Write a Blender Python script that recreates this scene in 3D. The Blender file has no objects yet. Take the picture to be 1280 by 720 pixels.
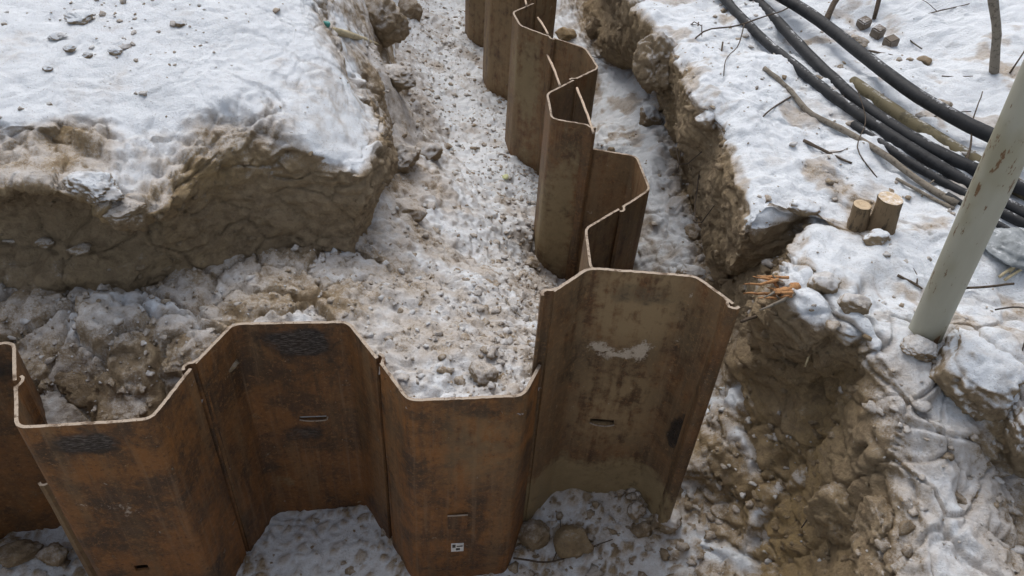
import bpy, math, random
import numpy as np
from mathutils import Vector, Matrix
random.seed(7)
rng = np.random.default_rng(11)
scene = bpy.context.scene
col = scene.collection
R = math.radians

# ------------------------------------------------------------------ noise
def _hash(ix, iy, iz, k):
    h = (ix * 374761393 + iy * 668265263 + iz * 2147483647 + k * 974634777) & 0xffffffff
    h = ((h ^ (h >> 13)) * 1274126177) & 0xffffffff
    h = ((h ^ (h >> 16)) * 2246822519) & 0xffffffff
    return ((h ^ (h >> 13)) & 0xffffff) / float(0xffffff)

def vnoise(P, seed=0):
    P = np.asarray(P, float)
    I = np.floor(P).astype(np.int64); f = P - I
    u = f * f * f * (f * (f * 6 - 15) + 10)
    out = np.zeros(len(P))
    for dx in (0, 1):
        wx = u[:, 0] if dx else 1 - u[:, 0]
        for dy in (0, 1):
            wy = u[:, 1] if dy else 1 - u[:, 1]
            for dz in (0, 1):
                wz = u[:, 2] if dz else 1 - u[:, 2]
                a, b, c = I[:, 0] + dx, I[:, 1] + dy, I[:, 2] + dz
                g = ((_hash(a, b, c, seed) * 2 - 1) * (f[:, 0] - dx) + (_hash(a, b, c, seed + 1) * 2 - 1) * (f[:, 1] - dy)
                     + (_hash(a, b, c, seed + 2) * 2 - 1) * (f[:, 2] - dz))
                out += wx * wy * wz * g
    return out * 1.5

def fbm(P, sc, octv=4, seed=0, gain=.5):
    P = np.asarray(P, float); o = np.zeros(len(P)); a = 1.
    for k in range(octv):
        o += a * vnoise(P * sc + k * 17.3, seed + 5 * k); a *= gain; sc *= 2.07
    return o

def voro(P, sc, seed=0):
    P = np.asarray(P, float) * sc
    I = np.floor(P).astype(np.int64)
    f1 = np.full(len(P), 9.); f2 = np.full(len(P), 9.); cid = np.zeros(len(P))
    for dx in (-1, 0, 1):
        for dy in (-1, 0, 1):
            for dz in (-1, 0, 1):
                a, b, c = I[:, 0] + dx, I[:, 1] + dy, I[:, 2] + dz
                q = np.stack([a + _hash(a, b, c, seed), b + _hash(a, b, c, seed + 1), c + _hash(a, b, c, seed + 2)], 1)
                d = np.sqrt(((q - P) ** 2).sum(1))
                m = d < f1
                f2 = np.where(m, f1, np.minimum(f2, d))
                cid = np.where(m, _hash(a, b, c, seed + 3), cid)
                f1 = np.where(m, d, f1)
    return f1, f2, cid

def facet(P, sc, seed=0):
    """broken, flat-sided lumps: each cell is a tilted plane.  returns height, edge distance, cell id"""
    P = np.asarray(P, float) * sc
    I = np.floor(P).astype(np.int64)
    f1 = np.full(len(P), 9.); f2 = np.full(len(P), 9.); h = np.zeros(len(P)); cid = np.zeros(len(P))
    for dx in (-1, 0, 1):
        for dy in (-1, 0, 1):
            for dz in (-1, 0, 1):
                a, b, c = I[:, 0] + dx, I[:, 1] + dy, I[:, 2] + dz
                q = np.stack([a + _hash(a, b, c, seed), b + _hash(a, b, c, seed + 1), c + _hash(a, b, c, seed + 2)], 1)
                e = P - q; d = np.sqrt((e ** 2).sum(1)); m = d < f1
                t = _hash(a, b, c, seed + 3)
                hh = (t - .5) + .55 * (e[:, 0] * (_hash(a, b, c, seed + 4) - .5) + e[:, 1] * (_hash(a, b, c, seed + 5) - .5) + e[:, 2] * (_hash(a, b, c, seed + 6) - .5)) * 2
                f2 = np.where(m, f1, np.minimum(f2, d)); h = np.where(m, hh, h); cid = np.where(m, t, cid); f1 = np.where(m, d, f1)
    return h, f2 - f1, cid

def sstep(a, b, x):
    t = np.clip((x - a) / (b - a), 0, 1); return t * t * (3 - 2 * t)

# ------------------------------------------------------------------ mesh helpers
def tag(o, label=None, cat=None, group=None, kind=None):
    if label: o['label'] = label
    if cat: o['category'] = cat
    if group: o['group'] = group
    if kind: o['kind'] = kind
    return o

def link(name, me, parent=None):
    o = bpy.data.objects.new(name, me); col.objects.link(o)
    if parent: o.parent = parent
    return o

def mesh_np(name, V, F, mats, attrs=None, smooth=True, mi=None):
    """V (n,3); F (m,3|4) array or list of such arrays"""
    me = bpy.data.meshes.new(name)
    Fs = F if isinstance(F, list) else [F]
    Fs = [np.asarray(f, np.int64) for f in Fs if len(f)]
    V = np.asarray(V, float)
    me.vertices.add(len(V)); me.vertices.foreach_set('co', V.astype(np.float32).ravel())
    loops = np.concatenate([f.ravel() for f in Fs])
    sizes = np.concatenate([np.full(len(f), f.shape[1]) for f in Fs])
    me.loops.add(len(loops)); me.loops.foreach_set('vertex_index', loops.astype(np.int32))
    me.polygons.add(len(sizes))
    me.polygons.foreach_set('loop_start', np.concatenate([[0], np.cumsum(sizes)[:-1]]).astype(np.int32))
    me.update(calc_edges=True)
    me.polygons.foreach_set('use_smooth', np.full(len(sizes), smooth))
    for m in (mats if isinstance(mats, (list, tuple)) else [mats]): me.materials.append(m)
    if mi is not None: me.polygons.foreach_set('material_index', np.asarray(mi, np.int32))
    for k, a in (attrs or {}).items():
        at_ = me.attributes.new(k, 'FLOAT', 'POINT'); at_.data.foreach_set('value', np.asarray(a, np.float32))
    me.validate(); me.update()
    return me

def grid_faces(nu, nv, flip=False):
    i = np.arange(nu - 1)[:, None] * nv + np.arange(nv - 1)[None, :]
    i = i.ravel()
    f = np.stack([i, i + nv, i + nv + 1, i + 1], 1)
    return f[:, ::-1] if flip else f

def grid_normals(G):
    du = np.gradient(G, axis=0); dv = np.gradient(G, axis=1)
    n = np.cross(du, dv); n /= np.linalg.norm(n, axis=2, keepdims=True) + 1e-12
    return n

def pchip(t, Y, x):
    t = np.asarray(t, float); h = np.diff(t); sh = (-1,) + (1,) * (Y.ndim - 1)
    d = np.diff(Y, axis=0) / h.reshape(sh)
    m = np.zeros_like(Y); m[0] = d[0]; m[-1] = d[-1]
    w1 = (2 * h[1:] + h[:-1]).reshape(sh); w2 = (h[1:] + 2 * h[:-1]).reshape(sh)
    with np.errstate(all='ignore'):
        mm = (w1 + w2) / (w1 / d[:-1] + w2 / d[1:])
    m[1:-1] = np.where(d[:-1] * d[1:] > 0, np.nan_to_num(mm), 0)
    k = np.clip(np.searchsorted(t, x, 'right') - 1, 0, len(t) - 2)
    s = ((x - t[k]) / h[k]).reshape(sh); hh = h[k].reshape(sh)
    return ((2*s**3 - 3*s**2 + 1) * Y[k] + (s**3 - 2*s**2 + s) * hh * m[k] + (-2*s**3 + 3*s**2) * Y[k+1] + (s**3 - s**2) * hh * m[k+1])

def loft(C, cell_u, cell_v, cap=120):
    """C (ns,nc,k) control net -> fine grid (nu,nv,k)"""
    C = np.asarray(C, float)
    du = np.linalg.norm(np.diff(C[..., :3], axis=0), axis=2); dv = np.linalg.norm(np.diff(C[..., :3], axis=1), axis=2)
    def params(d, axis, cell):
        mean = d.mean(axis=axis); mean[mean < 1e-3] = 1e-3
        med = np.median(d, axis=axis)
        t = np.concatenate([[0], np.cumsum(mean)]); x = []
        for k in range(len(mean)):
            n = int(np.clip(math.ceil(med[k] / cell), 3, cap)); x.append(np.linspace(t[k], t[k+1], n, endpoint=False))
        return t, np.concatenate(x + [[t[-1]]])
    tu, xu = params(du, 1, cell_u); tv, xv = params(dv, 0, cell_v)
    G = pchip(tu, C, xu)
    G = np.swapaxes(pchip(tv, np.swapaxes(G, 0, 1), xv), 0, 1)
    return G, xu, xv

def in_poly(P, poly):
    poly = np.asarray(poly, float); x, y = P[:, 0], P[:, 1]; c = np.zeros(len(P), bool)
    j = len(poly) - 1
    for i in range(len(poly)):
        xi, yi = poly[i]; xj, yj = poly[j]
        with np.errstate(all='ignore'):
            m = ((yi > y) != (yj > y)) & (x < (xj - xi) * (y - yi) / (yj - yi + 1e-15) + xi)
        c ^= m; j = i
    return c

def rbf(pts, vals, Q):
    pts = np.asarray(pts, float); vals = np.asarray(vals, float)
    def phi(r): return np.where(r > 1e-9, r * r * np.log(r + 1e-12), 0) 
    n = len(pts); D = np.linalg.norm(pts[:, None] - pts[None], axis=2)
    A = np.zeros((n + 3, n + 3)); A[:n, :n] = phi(D) + np.eye(n) * 2e-3
    A[:n, n] = 1; A[:n, n+1:] = pts; A[n, :n] = 1; A[n+1:, :n] = pts.T
    w = np.linalg.solve(A, np.concatenate([vals, np.zeros((3,) + vals.shape[1:])]))
    out = np.zeros((len(Q),) + vals.shape[1:])
    for s in range(0, len(Q), 40000):
        q = Q[s:s+40000]; B = phi(np.linalg.norm(q[:, None] - pts[None], axis=2))
        out[s:s+40000] = B @ w[:n] + w[n] + q @ w[n+1:]
    return out

# ------------------------------------------------------------------ materials
def mat(name):
    m = bpy.data.materials.new(name); m.use_nodes = True
    nt = m.node_tree; nt.nodes.clear()
    out = nt.nodes.new('ShaderNodeOutputMaterial'); b = nt.nodes.new('ShaderNodeBsdfPrincipled')
    nt.links.new(b.outputs[0], out.inputs[0])
    return m, nt, b

class NT:
    def __init__(s, nt): s.nt = nt
    def n(s, t, **kw):
        x = s.nt.nodes.new(t)
        for k, v in kw.items(): setattr(x, k, v)
        return x
    def set(s, sock, v):
        if isinstance(v, bpy.types.NodeSocket): s.nt.links.new(v, sock)
        elif v is not None: sock.default_value = v
    def math(s, op, a, b=None, c=None, clamp=False):
        x = s.n('ShaderNodeMath', operation=op, use_clamp=clamp)
        s.set(x.inputs[0], a)
        if b is not None: s.set(x.inputs[1], b)
        if c is not None: s.set(x.inputs[2], c)
        return x.outputs[0]
    def mix(s, f, a, b, blend='MIX'):
        x = s.n('ShaderNodeMix', data_type='RGBA', blend_type=blend)
        s.set(x.inputs[0], f); s.set(x.inputs[6], a if not isinstance(a, tuple) else a + (1,)); s.set(x.inputs[7], b if not isinstance(b, tuple) else b + (1,))
        return x.outputs[2]
    def noise(s, vec, scale, detail=4, rough=.6, dist=0.):
        x = s.n('ShaderNodeTexNoise'); s.set(x.inputs['Vector'], vec)
        x.inputs['Scale'].default_value = scale; x.inputs['Detail'].default_value = detail
        x.inputs['Roughness'].default_value = rough; x.inputs['Distortion'].default_value = dist
        return x.outputs['Fac']
    def step(s, v, a, b):
        x = s.n('ShaderNodeMapRange', interpolation_type='SMOOTHSTEP')
        s.set(x.inputs[0], v); x.inputs[1].default_value = a; x.inputs[2].default_value = b
        return x.outputs[0]
    def attr(s, name):
        return s.n('ShaderNodeAttribute', attribute_name=name).outputs['Fac']
    def obj(s): return s.n('ShaderNodeTexCoord').outputs['Object']
    def geo(s): return s.n('ShaderNodeNewGeometry').outputs['Position']
    def scale(s, vec, sc, off=None):
        x = s.n('ShaderNodeMapping'); s.set(x.inputs[0], vec); x.inputs['Scale'].default_value = sc
        if off is not None: s.set(x.inputs['Location'], off)
        return x.outputs[0]
    def bump(s, h, strength, dist, nrm=None):
        x = s.n('ShaderNodeBump'); x.inputs['Strength'].default_value = strength; x.inputs['Distance'].default_value = dist
        s.set(x.inputs['Height'], h)
        if nrm is not None: s.set(x.inputs['Normal'], nrm)
        return x.outputs[0]

def ground_material():
    m, nt, b = mat('snowy_soil'); N = NT(nt)
    p = N.geo()
    s = N.attr('snow'); tone = N.attr('tone')
    n1, n2, n3, n4 = N.noise(p, 5, 5, .6), N.noise(p, 28, 5, .65), N.noise(p, 120, 4, .7), N.noise(p, 420, 2, .7)
    soil = N.mix(N.step(n2, .35, .68), SOIL[0], SOIL[1])
    soil = N.mix(N.math('MULTIPLY', N.step(n1, .38, .62), .6), soil, SOIL[2])
    soil = N.mix(N.math('MULTIPLY', tone, N.step(n2, .2, .6)), soil, SOIL[3])
    soil = N.mix(N.math('MULTIPLY', N.step(n3, .52, .75), .55), soil, (.17, .124, .08))
    soil = N.mix(N.math('MULTIPLY', N.step(n4, .55, .75), .35), soil, (.36, .29, .21))
    # snow lies where the attribute is high; its border breaks up at several sizes
    v = N.math('ADD', s, N.math('MULTIPLY', N.math('SUBTRACT', n2, .5), .8))
    v = N.math('ADD', v, N.math('MULTIPLY', N.math('SUBTRACT', n3, .5), .9))
    v = N.math('ADD', v, N.math('MULTIPLY', N.math('SUBTRACT', n4, .5), .8))
    f = N.step(v, .08, .68)
    dirty = N.step(N.math('ADD', s, N.math('MULTIPLY', N.math('SUBTRACT', n2, .5), .6)), .55, 1.12)
    snow = N.mix(dirty, (.545, .51, .475), (.79, .83, .87))
    c = N.mix(f, soil, snow)
    spk = N.math('MULTIPLY', N.math('MAXIMUM', N.step(N.noise(p, 75, 3, .75), .645, .73), N.step(N.noise(p, 210, 2, .6), .63, .72)), .6)
    c = N.mix(spk, c, (.24, .19, .14))
    nt.links.new(c, b.inputs['Base Color'])
    b.inputs['Roughness'].default_value = .9; b.inputs['Specular IOR Level'].default_value = .25
    grit = N.noise(p, 60, 7, .78)
    h = N.math('ADD', N.math('MULTIPLY', n3, .6), N.math('ADD', N.math('MULTIPLY', n4, .35), N.math('MULTIPLY', f, .5)))
    h = N.math('ADD', h, N.math('MULTIPLY', grit, N.math('SUBTRACT', 2.0, N.math('MULTIPLY', f, 1.3))))
    bs = N.bump(h, 1., .009)
    nt.links.new(bs, b.inputs['Normal'])
    return m

SOIL = [(.27, .20, .125), (.46, .355, .225), (.36, .272, .168), (.45, .32, .155)]

def rust_material(name='rusty_steel'):
    m, nt, b = mat(name); N = NT(nt)
    o = N.obj()
    rnd = N.n('ShaderNodeObjectInfo').outputs['Random']
    off = N.math('MULTIPLY', rnd, 37.)
    oc = N.n('ShaderNodeCombineXYZ'); N.set(oc.inputs[0], off); N.set(oc.inputs[1], off); N.set(oc.inputs[2], off)
    po = N.scale(o, (1, 1, 1), oc.outputs[0]); ps = N.scale(o, (1, 1, .12), oc.outputs[0]); ph = N.scale(o, (.15, .15, 1), oc.outputs[0])
    n1, n2, n3 = N.noise(po, 4, 5, .6, .6), N.noise(po, 22, 5, .68, .3), N.noise(po, 150, 3, .7)
    st, st2, hl = N.noise(ps, 30, 4, .6), N.noise(ps, 9, 4, .6), N.noise(ph, 330, 3, .7)
    grey, scorch, pale, mud, dark, hot = (N.attr(k) for k in ('grey', 'scorch', 'pale', 'mud', 'dark', 'hot'))
    c = N.mix(N.step(n1, .36, .62), (.045, .027, .015), (.125, .060, .0245))
    nb = N.noise(po, 6, 7, .72, .25)
    c = N.mix(N.math('MULTIPLY', hot, N.step(nb, .38, .64)), c, (.275, .112, .027))
    c = N.mix(N.math('MULTIPLY', N.step(nb, .50, .36), .55), c, (.045, .024, .015))
    c = N.mix(N.math('MULTIPLY', N.step(st, .50, .70), .55), c, (.032, .0185, .0125))
    c = N.mix(N.math('MULTIPLY', N.step(st2, .50, .66), .55), c, (.19, .115, .055))
    c = N.mix(N.math('MULTIPLY', N.step(n2, .56, .72), .5), c, (.022, .013, .009))
    fl = N.noise(po, 62, 5, .75)
    c = N.mix(N.math('MULTIPLY', N.step(fl, .56, .62), .5), c, (.30, .155, .06))
    c = N.mix(N.math('MULTIPLY', N.step(fl, .43, .37), .6), c, (.028, .016, .011))
    run = N.noise(N.scale(o, (1, 1, .04), oc.outputs[0]), 42, 4, .65)
    c = N.mix(N.math('MULTIPLY', N.step(run, .54, .72), .35), c, (.25, .165, .095))
    c = N.mix(N.math('MULTIPLY', N.step(n3, .55, .75), .45), c, (.27, .17, .085))
    c = N.mix(N.math('MULTIPLY', grey, N.step(N.math('ADD', n2, N.math('MULTIPLY', N.math('SUBTRACT', st, .5), .8)), .25, .6)), c, (.27, .19, .10))
    mk = N.step(N.math('ADD', N.math('MULTIPLY', mud, 1.15), N.math('ADD', N.math('MULTIPLY', N.math('SUBTRACT', n2, .5), 1.6), N.math('ADD', N.math('MULTIPLY', N.math('SUBTRACT', st, .5), .8), N.math('MULTIPLY', N.math('SUBTRACT', n1, .5), 1.2)))), .25, .95)
    c = N.mix(N.math('MULTIPLY', mk, .9), c, N.mix(n2, (.17, .125, .060), (.31, .245, .14)))
    sk = N.step(N.math('ADD', scorch, N.math('MULTIPLY', N.math('SUBTRACT', n2, .5), 1.0)), .30, .85)
    c = N.mix(N.math('MULTIPLY', sk, .92), c, (.016, .014, .013))
    # clamp scratches across the burnt patch
    sc = N.math('MULTIPLY', N.step(N.math('ADD', scorch, N.math('MULTIPLY', N.math('SUBTRACT', n1, .5), .9)), .55, .95), N.step(hl, .46, .66))
    c = N.mix(N.math('MULTIPLY', sc, .6), c, (.25, .22, .19))
    dk = N.step(N.math('ADD', dark, N.math('MULTIPLY', N.math('SUBTRACT', n2, .5), 1.6)), .36, .85)
    c = N.mix(N.math('MULTIPLY', dk, .9), c, (.012, .0105, .010))
    pk = N.step(N.math('ADD', N.math('ADD', pale, N.math('MULTIPLY', N.math('SUBTRACT', n3, .5), .7)), N.math('MULTIPLY', N.math('SUBTRACT', n2, .5), 3.0)), .50, .85)
    c = N.mix(pk, c, N.mix(n3, (.36, .29, .215), (.56, .48, .39)))
    nt.links.new(c, b.inputs['Base Color'])
    b.inputs['Metallic'].default_value = 0.
    rr = N.math('SUBTRACT', N.math('ADD', .40, N.math('MULTIPLY', n2, .45)), N.math('MULTIPLY', dk, .35))
    nt.links.new(rr, b.inputs['Roughness']); b.inputs['Specular IOR Level'].default_value = .4
    h = N.math('ADD', N.math('ADD', N.math('MULTIPLY', n2, .8), N.math('MULTIPLY', fl, .7)), N.math('ADD', N.math('MULTIPLY', n3, .35), N.math('MULTIPLY', N.math('ADD', pk, mk), .6)))
    h = N.math('ADD', h, N.math('MULTIPLY', sc, .3))
    nt.links.new(N.bump(h, .8, .004), b.inputs['Normal'])
    return m

def plain(name, c1, c2, scale=30, rough=.8, bump=.002, stretch=(1, 1, 1), c3=None, spec=.3):
    m, nt, b = mat(name); N = NT(nt); o = N.scale(N.obj(), stretch)
    n1, n2 = N.noise(o, scale, 5, .65), N.noise(o, scale * 5, 3, .7)
    c = N.mix(N.step(n1, .35, .5), c1, c2)
    if c3: c = N.mix(N.step(n2, .58, .68), c, c3)
    nt.links.new(c, b.inputs['Base Color']); b.inputs['Roughness'].default_value = rough; b.inputs['Specular IOR Level'].default_value = spec
    nt.links.new(N.bump(N.math('ADD', n1, N.math('MULTIPLY', n2, .5)), .8, bump), b.inputs['Normal'])
    return m

def snowcap(name, c1, c2, scale, rough, lo, hi, stretch=(1, 1, 1), bump=.002, spec=.3):
    """a surface with thin snow lying on what faces up"""
    m, nt, b = mat(name); N = NT(nt); o = N.scale(N.obj(), stretch)
    n1, n2 = N.noise(o, scale, 5, .65), N.noise(N.geo(), 90, 4, .7)
    n0 = N.noise(N.geo(), 9, 4, .6)
    c = N.mix(N.step(n1, .35, .5), c1, c2)
    nz = N.n('ShaderNodeSeparateXYZ'); nt.links.new(N.n('ShaderNodeNewGeometry').outputs['Normal'], nz.inputs[0])
    v = N.math('ADD', nz.outputs[2], N.math('ADD', N.math('MULTIPLY', N.math('SUBTRACT', n2, .5), .7), N.math('MULTIPLY', N.math('SUBTRACT', n0, .5), .9)))
    f = N.step(v, lo, hi)
    c = N.mix(f, c, (.80, .82, .85))
    nt.links.new(c, b.inputs['Base Color']); b.inputs['Roughness'].default_value = rough; b.inputs['Specular IOR Level'].default_value = spec
    nt.links.new(N.bump(N.math('ADD', n1, N.math('MULTIPLY', n2, .5)), .8, bump), b.inputs['Normal'])
    return m

M_ground = ground_material()
M_rust = rust_material()
M_edge = plain('cut_steel_edge', (.13, .09, .06), (.36, .295, .23), 26, .8, .002, c3=(.10, .06, .035))
M_cable = snowcap('black_cable_sheath', (.010, .0105, .012), (.020, .021, .023), 40, .6, 1.0, 1.3, spec=.25, bump=.0015)
M_olive = snowcap('olive_pipe_skin', (.065, .055, .03), (.12, .10, .055), 25, .7, .98, 1.3)
M_bark = snowcap('grey_bark', (.105, .088, .068), (.20, .175, .14), 60, .9, 1.12, 1.45, bump=.003)
M_dark_bark = plain('dark_bark', (.035, .027, .02), (.085, .064, .046), 80, .9, .002)
M_stump_bark = snowcap('stump_bark', (.06, .045, .028), (.17, .12, .07), 45, .9, 1.15, 1.4, (1, 1, .35), .006)
M_wood = plain('fresh_cut_wood', (.40, .30, .19), (.50, .39, .26), 40, .8, .001, c3=(.3, .19, .09))
M_wood_snow = snowcap('snow_dusted_cut_wood', (.40, .29, .17), (.50, .38, .24), 40, .8, .86, 1.25)
M_orange = plain('splintered_wood', (.20, .085, .035), (.40, .21, .09), 60, .85, .003, (1, 1, 1), (.11, .06, .035))
M_tan = plain('weathered_lath', (.36, .27, .19), (.48, .38, .29), 40, .8, .001)
M_straw = plain('dry_straw', (.38, .32, .2), (.5, .43, .28), 40, .8, .001)
M_wire = plain('dark_wire', (.03, .026, .022), (.06, .05, .04), 60, .5, .0005)
M_lime = plain('pale_lime_paper', (.55, .60, .25), (.70, .73, .42), 40, .8, .002)
M_teal = plain('teal_plastic', (.05, .22, .2), (.08, .3, .27), 40, .5, .001)
M_tagp = plain('tag_white', (.62, .62, .6), (.75, .75, .74), 40, .5, .0005)
M_tagd = plain('tag_dark', (.03, .03, .03), (.06, .055, .05), 40, .6, .0005)
M_brick = snowcap('grey_brick', (.11, .09, .07), (.17, .14, .11), 12, .9, .9, 1.3)
M_rubber = snowcap('grey_tarpaulin', (.16, .175, .18), (.24, .26, .27), 20, .7, .95, 1.4)

def pole_material():
    m, nt, b = mat('pale_painted_pole'); N = NT(nt); o = N.obj()
    n1, n2 = N.noise(N.scale(o, (1, 1, .2)), 12, 5, .6), N.noise(N.scale(o, (1, 1, .3)), 60, 4, .7)
    big = N.noise(N.scale(o, (1, 1, .5)), 6, 3, .6)
    c = N.mix(n1, (.25, .245, .19), (.39, .38, .31))
    c = N.mix(N.math('MULTIPLY', N.step(big, .45, .65), .6), c, (.22, .20, .12))
    v = N.math('ADD', n2, N.math('MULTIPLY', N.math('SUBTRACT', big, .5), .5))
    c = N.mix(N.step(v, .60, .68), c, (.13, .07, .03))
    nt.links.new(c, b.inputs['Base Color']); b.inputs['Roughness'].default_value = .65
    nt.links.new(N.bump(n2, .4, .002), b.inputs['Normal'])
    return m
M_pole = pole_material()

# ------------------------------------------------------------------ the wall line
A_PTS = [(-1.90, 1.40), (-1.86, 1.60), (-1.535, 1.70), (-1.45, 1.545), (-1.36, 1.378), (-1.005, 1.445), (-.965, 1.65), (-.90, 1.855), (-.533, 1.905),
         (-.407, 1.75), (-.286, 1.59), (.062, 1.642), (.108, 1.78), (.228, 1.916), (.561, 1.918), (.659, 1.80)]
B_PTS = [(.55, 2.36), (.300, 2.43), (.286, 2.69), (.434, 2.85), (.577, 3.02), (.535, 3.29), (.317, 3.33), (.125, 3.37), (.098, 3.61), (.229, 3.78),
         (.36, 3.94), (.297, 4.17), (.121, 4.27), (-.071, 4.40), (-.121, 4.58), (-.004, 4.74)]
for k in range(6, 18):
    x, y = B_PTS[len(B_PTS) - 6]; B_PTS.append((x - .222, y + .97))
LEFT_POLY = [(-9, 1.40)] + A_PTS[:-1] + B_PTS + [(-4.2, 22), (-14, 22)]
RIGHT_POLY_EXCL = A_PTS + B_PTS + [(-4.2, 22), (-14, 22), (-14, 1.4)]   # the retained side, for clipping the right bank

# ------------------------------------------------------------------ terrain
def finish(name, G, flip, noise_fun, clip=None, keep=None, bias=0.0):
    nu, nv = G.shape[:2]
    n = grid_normals(G[..., :3])
    if flip: n = -n
    P = G[..., :3].reshape(-1, 3); n = n.reshape(-1, 3); s = G[..., 3].ravel(); tone = G[..., 4].ravel() if G.shape[2] > 4 else np.zeros(len(P))
    P2, s2 = noise_fun(P, n, s)
    G2 = P2.reshape(nu, nv, 3); n2 = grid_normals(G2).reshape(-1, 3)
    if flip: n2 = -n2
    n2 = .6 * n + .4 * n2
    s3 = np.clip(s2, -.4, 1.4) + np.clip((n2[:, 2] - .72), -1., .2) * .95 * (1 - sstep(.85, 1.1, s2))
    s3 = np.where(n2[:, 2] < .1, np.minimum(s3, .25), s3)
    F = grid_faces(nu, nv, flip)
    cen = P2[F].mean(1)[:, :2]
    if clip is not None: F = F[~in_poly(cen, clip)]
    if keep is not None: F = F[in_poly(P2[F].mean(1)[:, :2], keep)]
    me = mesh_np(name, P2, F, M_ground, {'snow': s3, 'tone': np.clip(tone + .6 * fbm(P2, 2.2, 3, 77), 0, 1)})
    o = link(name, me); tag(o, kind='structure')
    return P2, n2, s3, F

def rough(P, n, s, big=.05, mid=.03, crack=.02, fine=.006, seed=0, layer=0., crumble=0., steep=.25):
    soil = (1 - .68 * sstep(.5, .95, s)) * (1 - steep * (1 - np.clip(n[:, 2], 0, 1)))
    up = np.clip(n[:, 2], 0, 1)
    w = P + .06 * np.stack([fbm(P, 4, 2, seed + 50), fbm(P, 4, 2, seed + 60), fbm(P, 4, 2, seed + 70)], 1)
    f1, f2, cid = voro(w * [1, 1, 1.4], 5.0, seed)
    g1, g2, gid = voro(w, 14., seed + 9)
    d = big * fbm(P, 2.3, 3, seed + 1) * (.45 + .55 * soil)
    brow = crumble * sstep(.05, .3, s) * (1 - sstep(.6, .85, s))
    fh, fe, fid = facet(w * [1, 1, 1.25], 6.5, seed + 20); gh, ge, gg = facet(w, 17., seed + 30)
    d += mid * (1.3 * fh) * soil * (1 + 1.0 * brow) * sstep(0, .12, fe)
    d -= crack * (1 - sstep(.0, .10, f2 - f1)) * soil * sstep(.15, .5, cid)
    d += mid * .6 * gh * soil * (1 + 1.6 * brow) * sstep(0, .15, ge)
    d += fine * (fbm(P, 19, 2, seed + 2, .75)) * (.5 + soil)
    d += fine * .9 * np.abs(fbm(P, 9, 3, seed + 3)) * 2 * soil
    if layer:
        lay = fbm(P * [1.2, 1.2, 7.], 3.0, 3, seed + 4)
        d += layer * lay * (1 - up) ** 2 * soil
    Q = P + n * d[:, None]
    s = s + .34 * fbm(P, 3.6, 3, seed + 8) + .24 * fbm(P, 11, 3, seed + 11) * (1 - sstep(.9, 1.05, s) * .6)
    return Q, s

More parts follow.
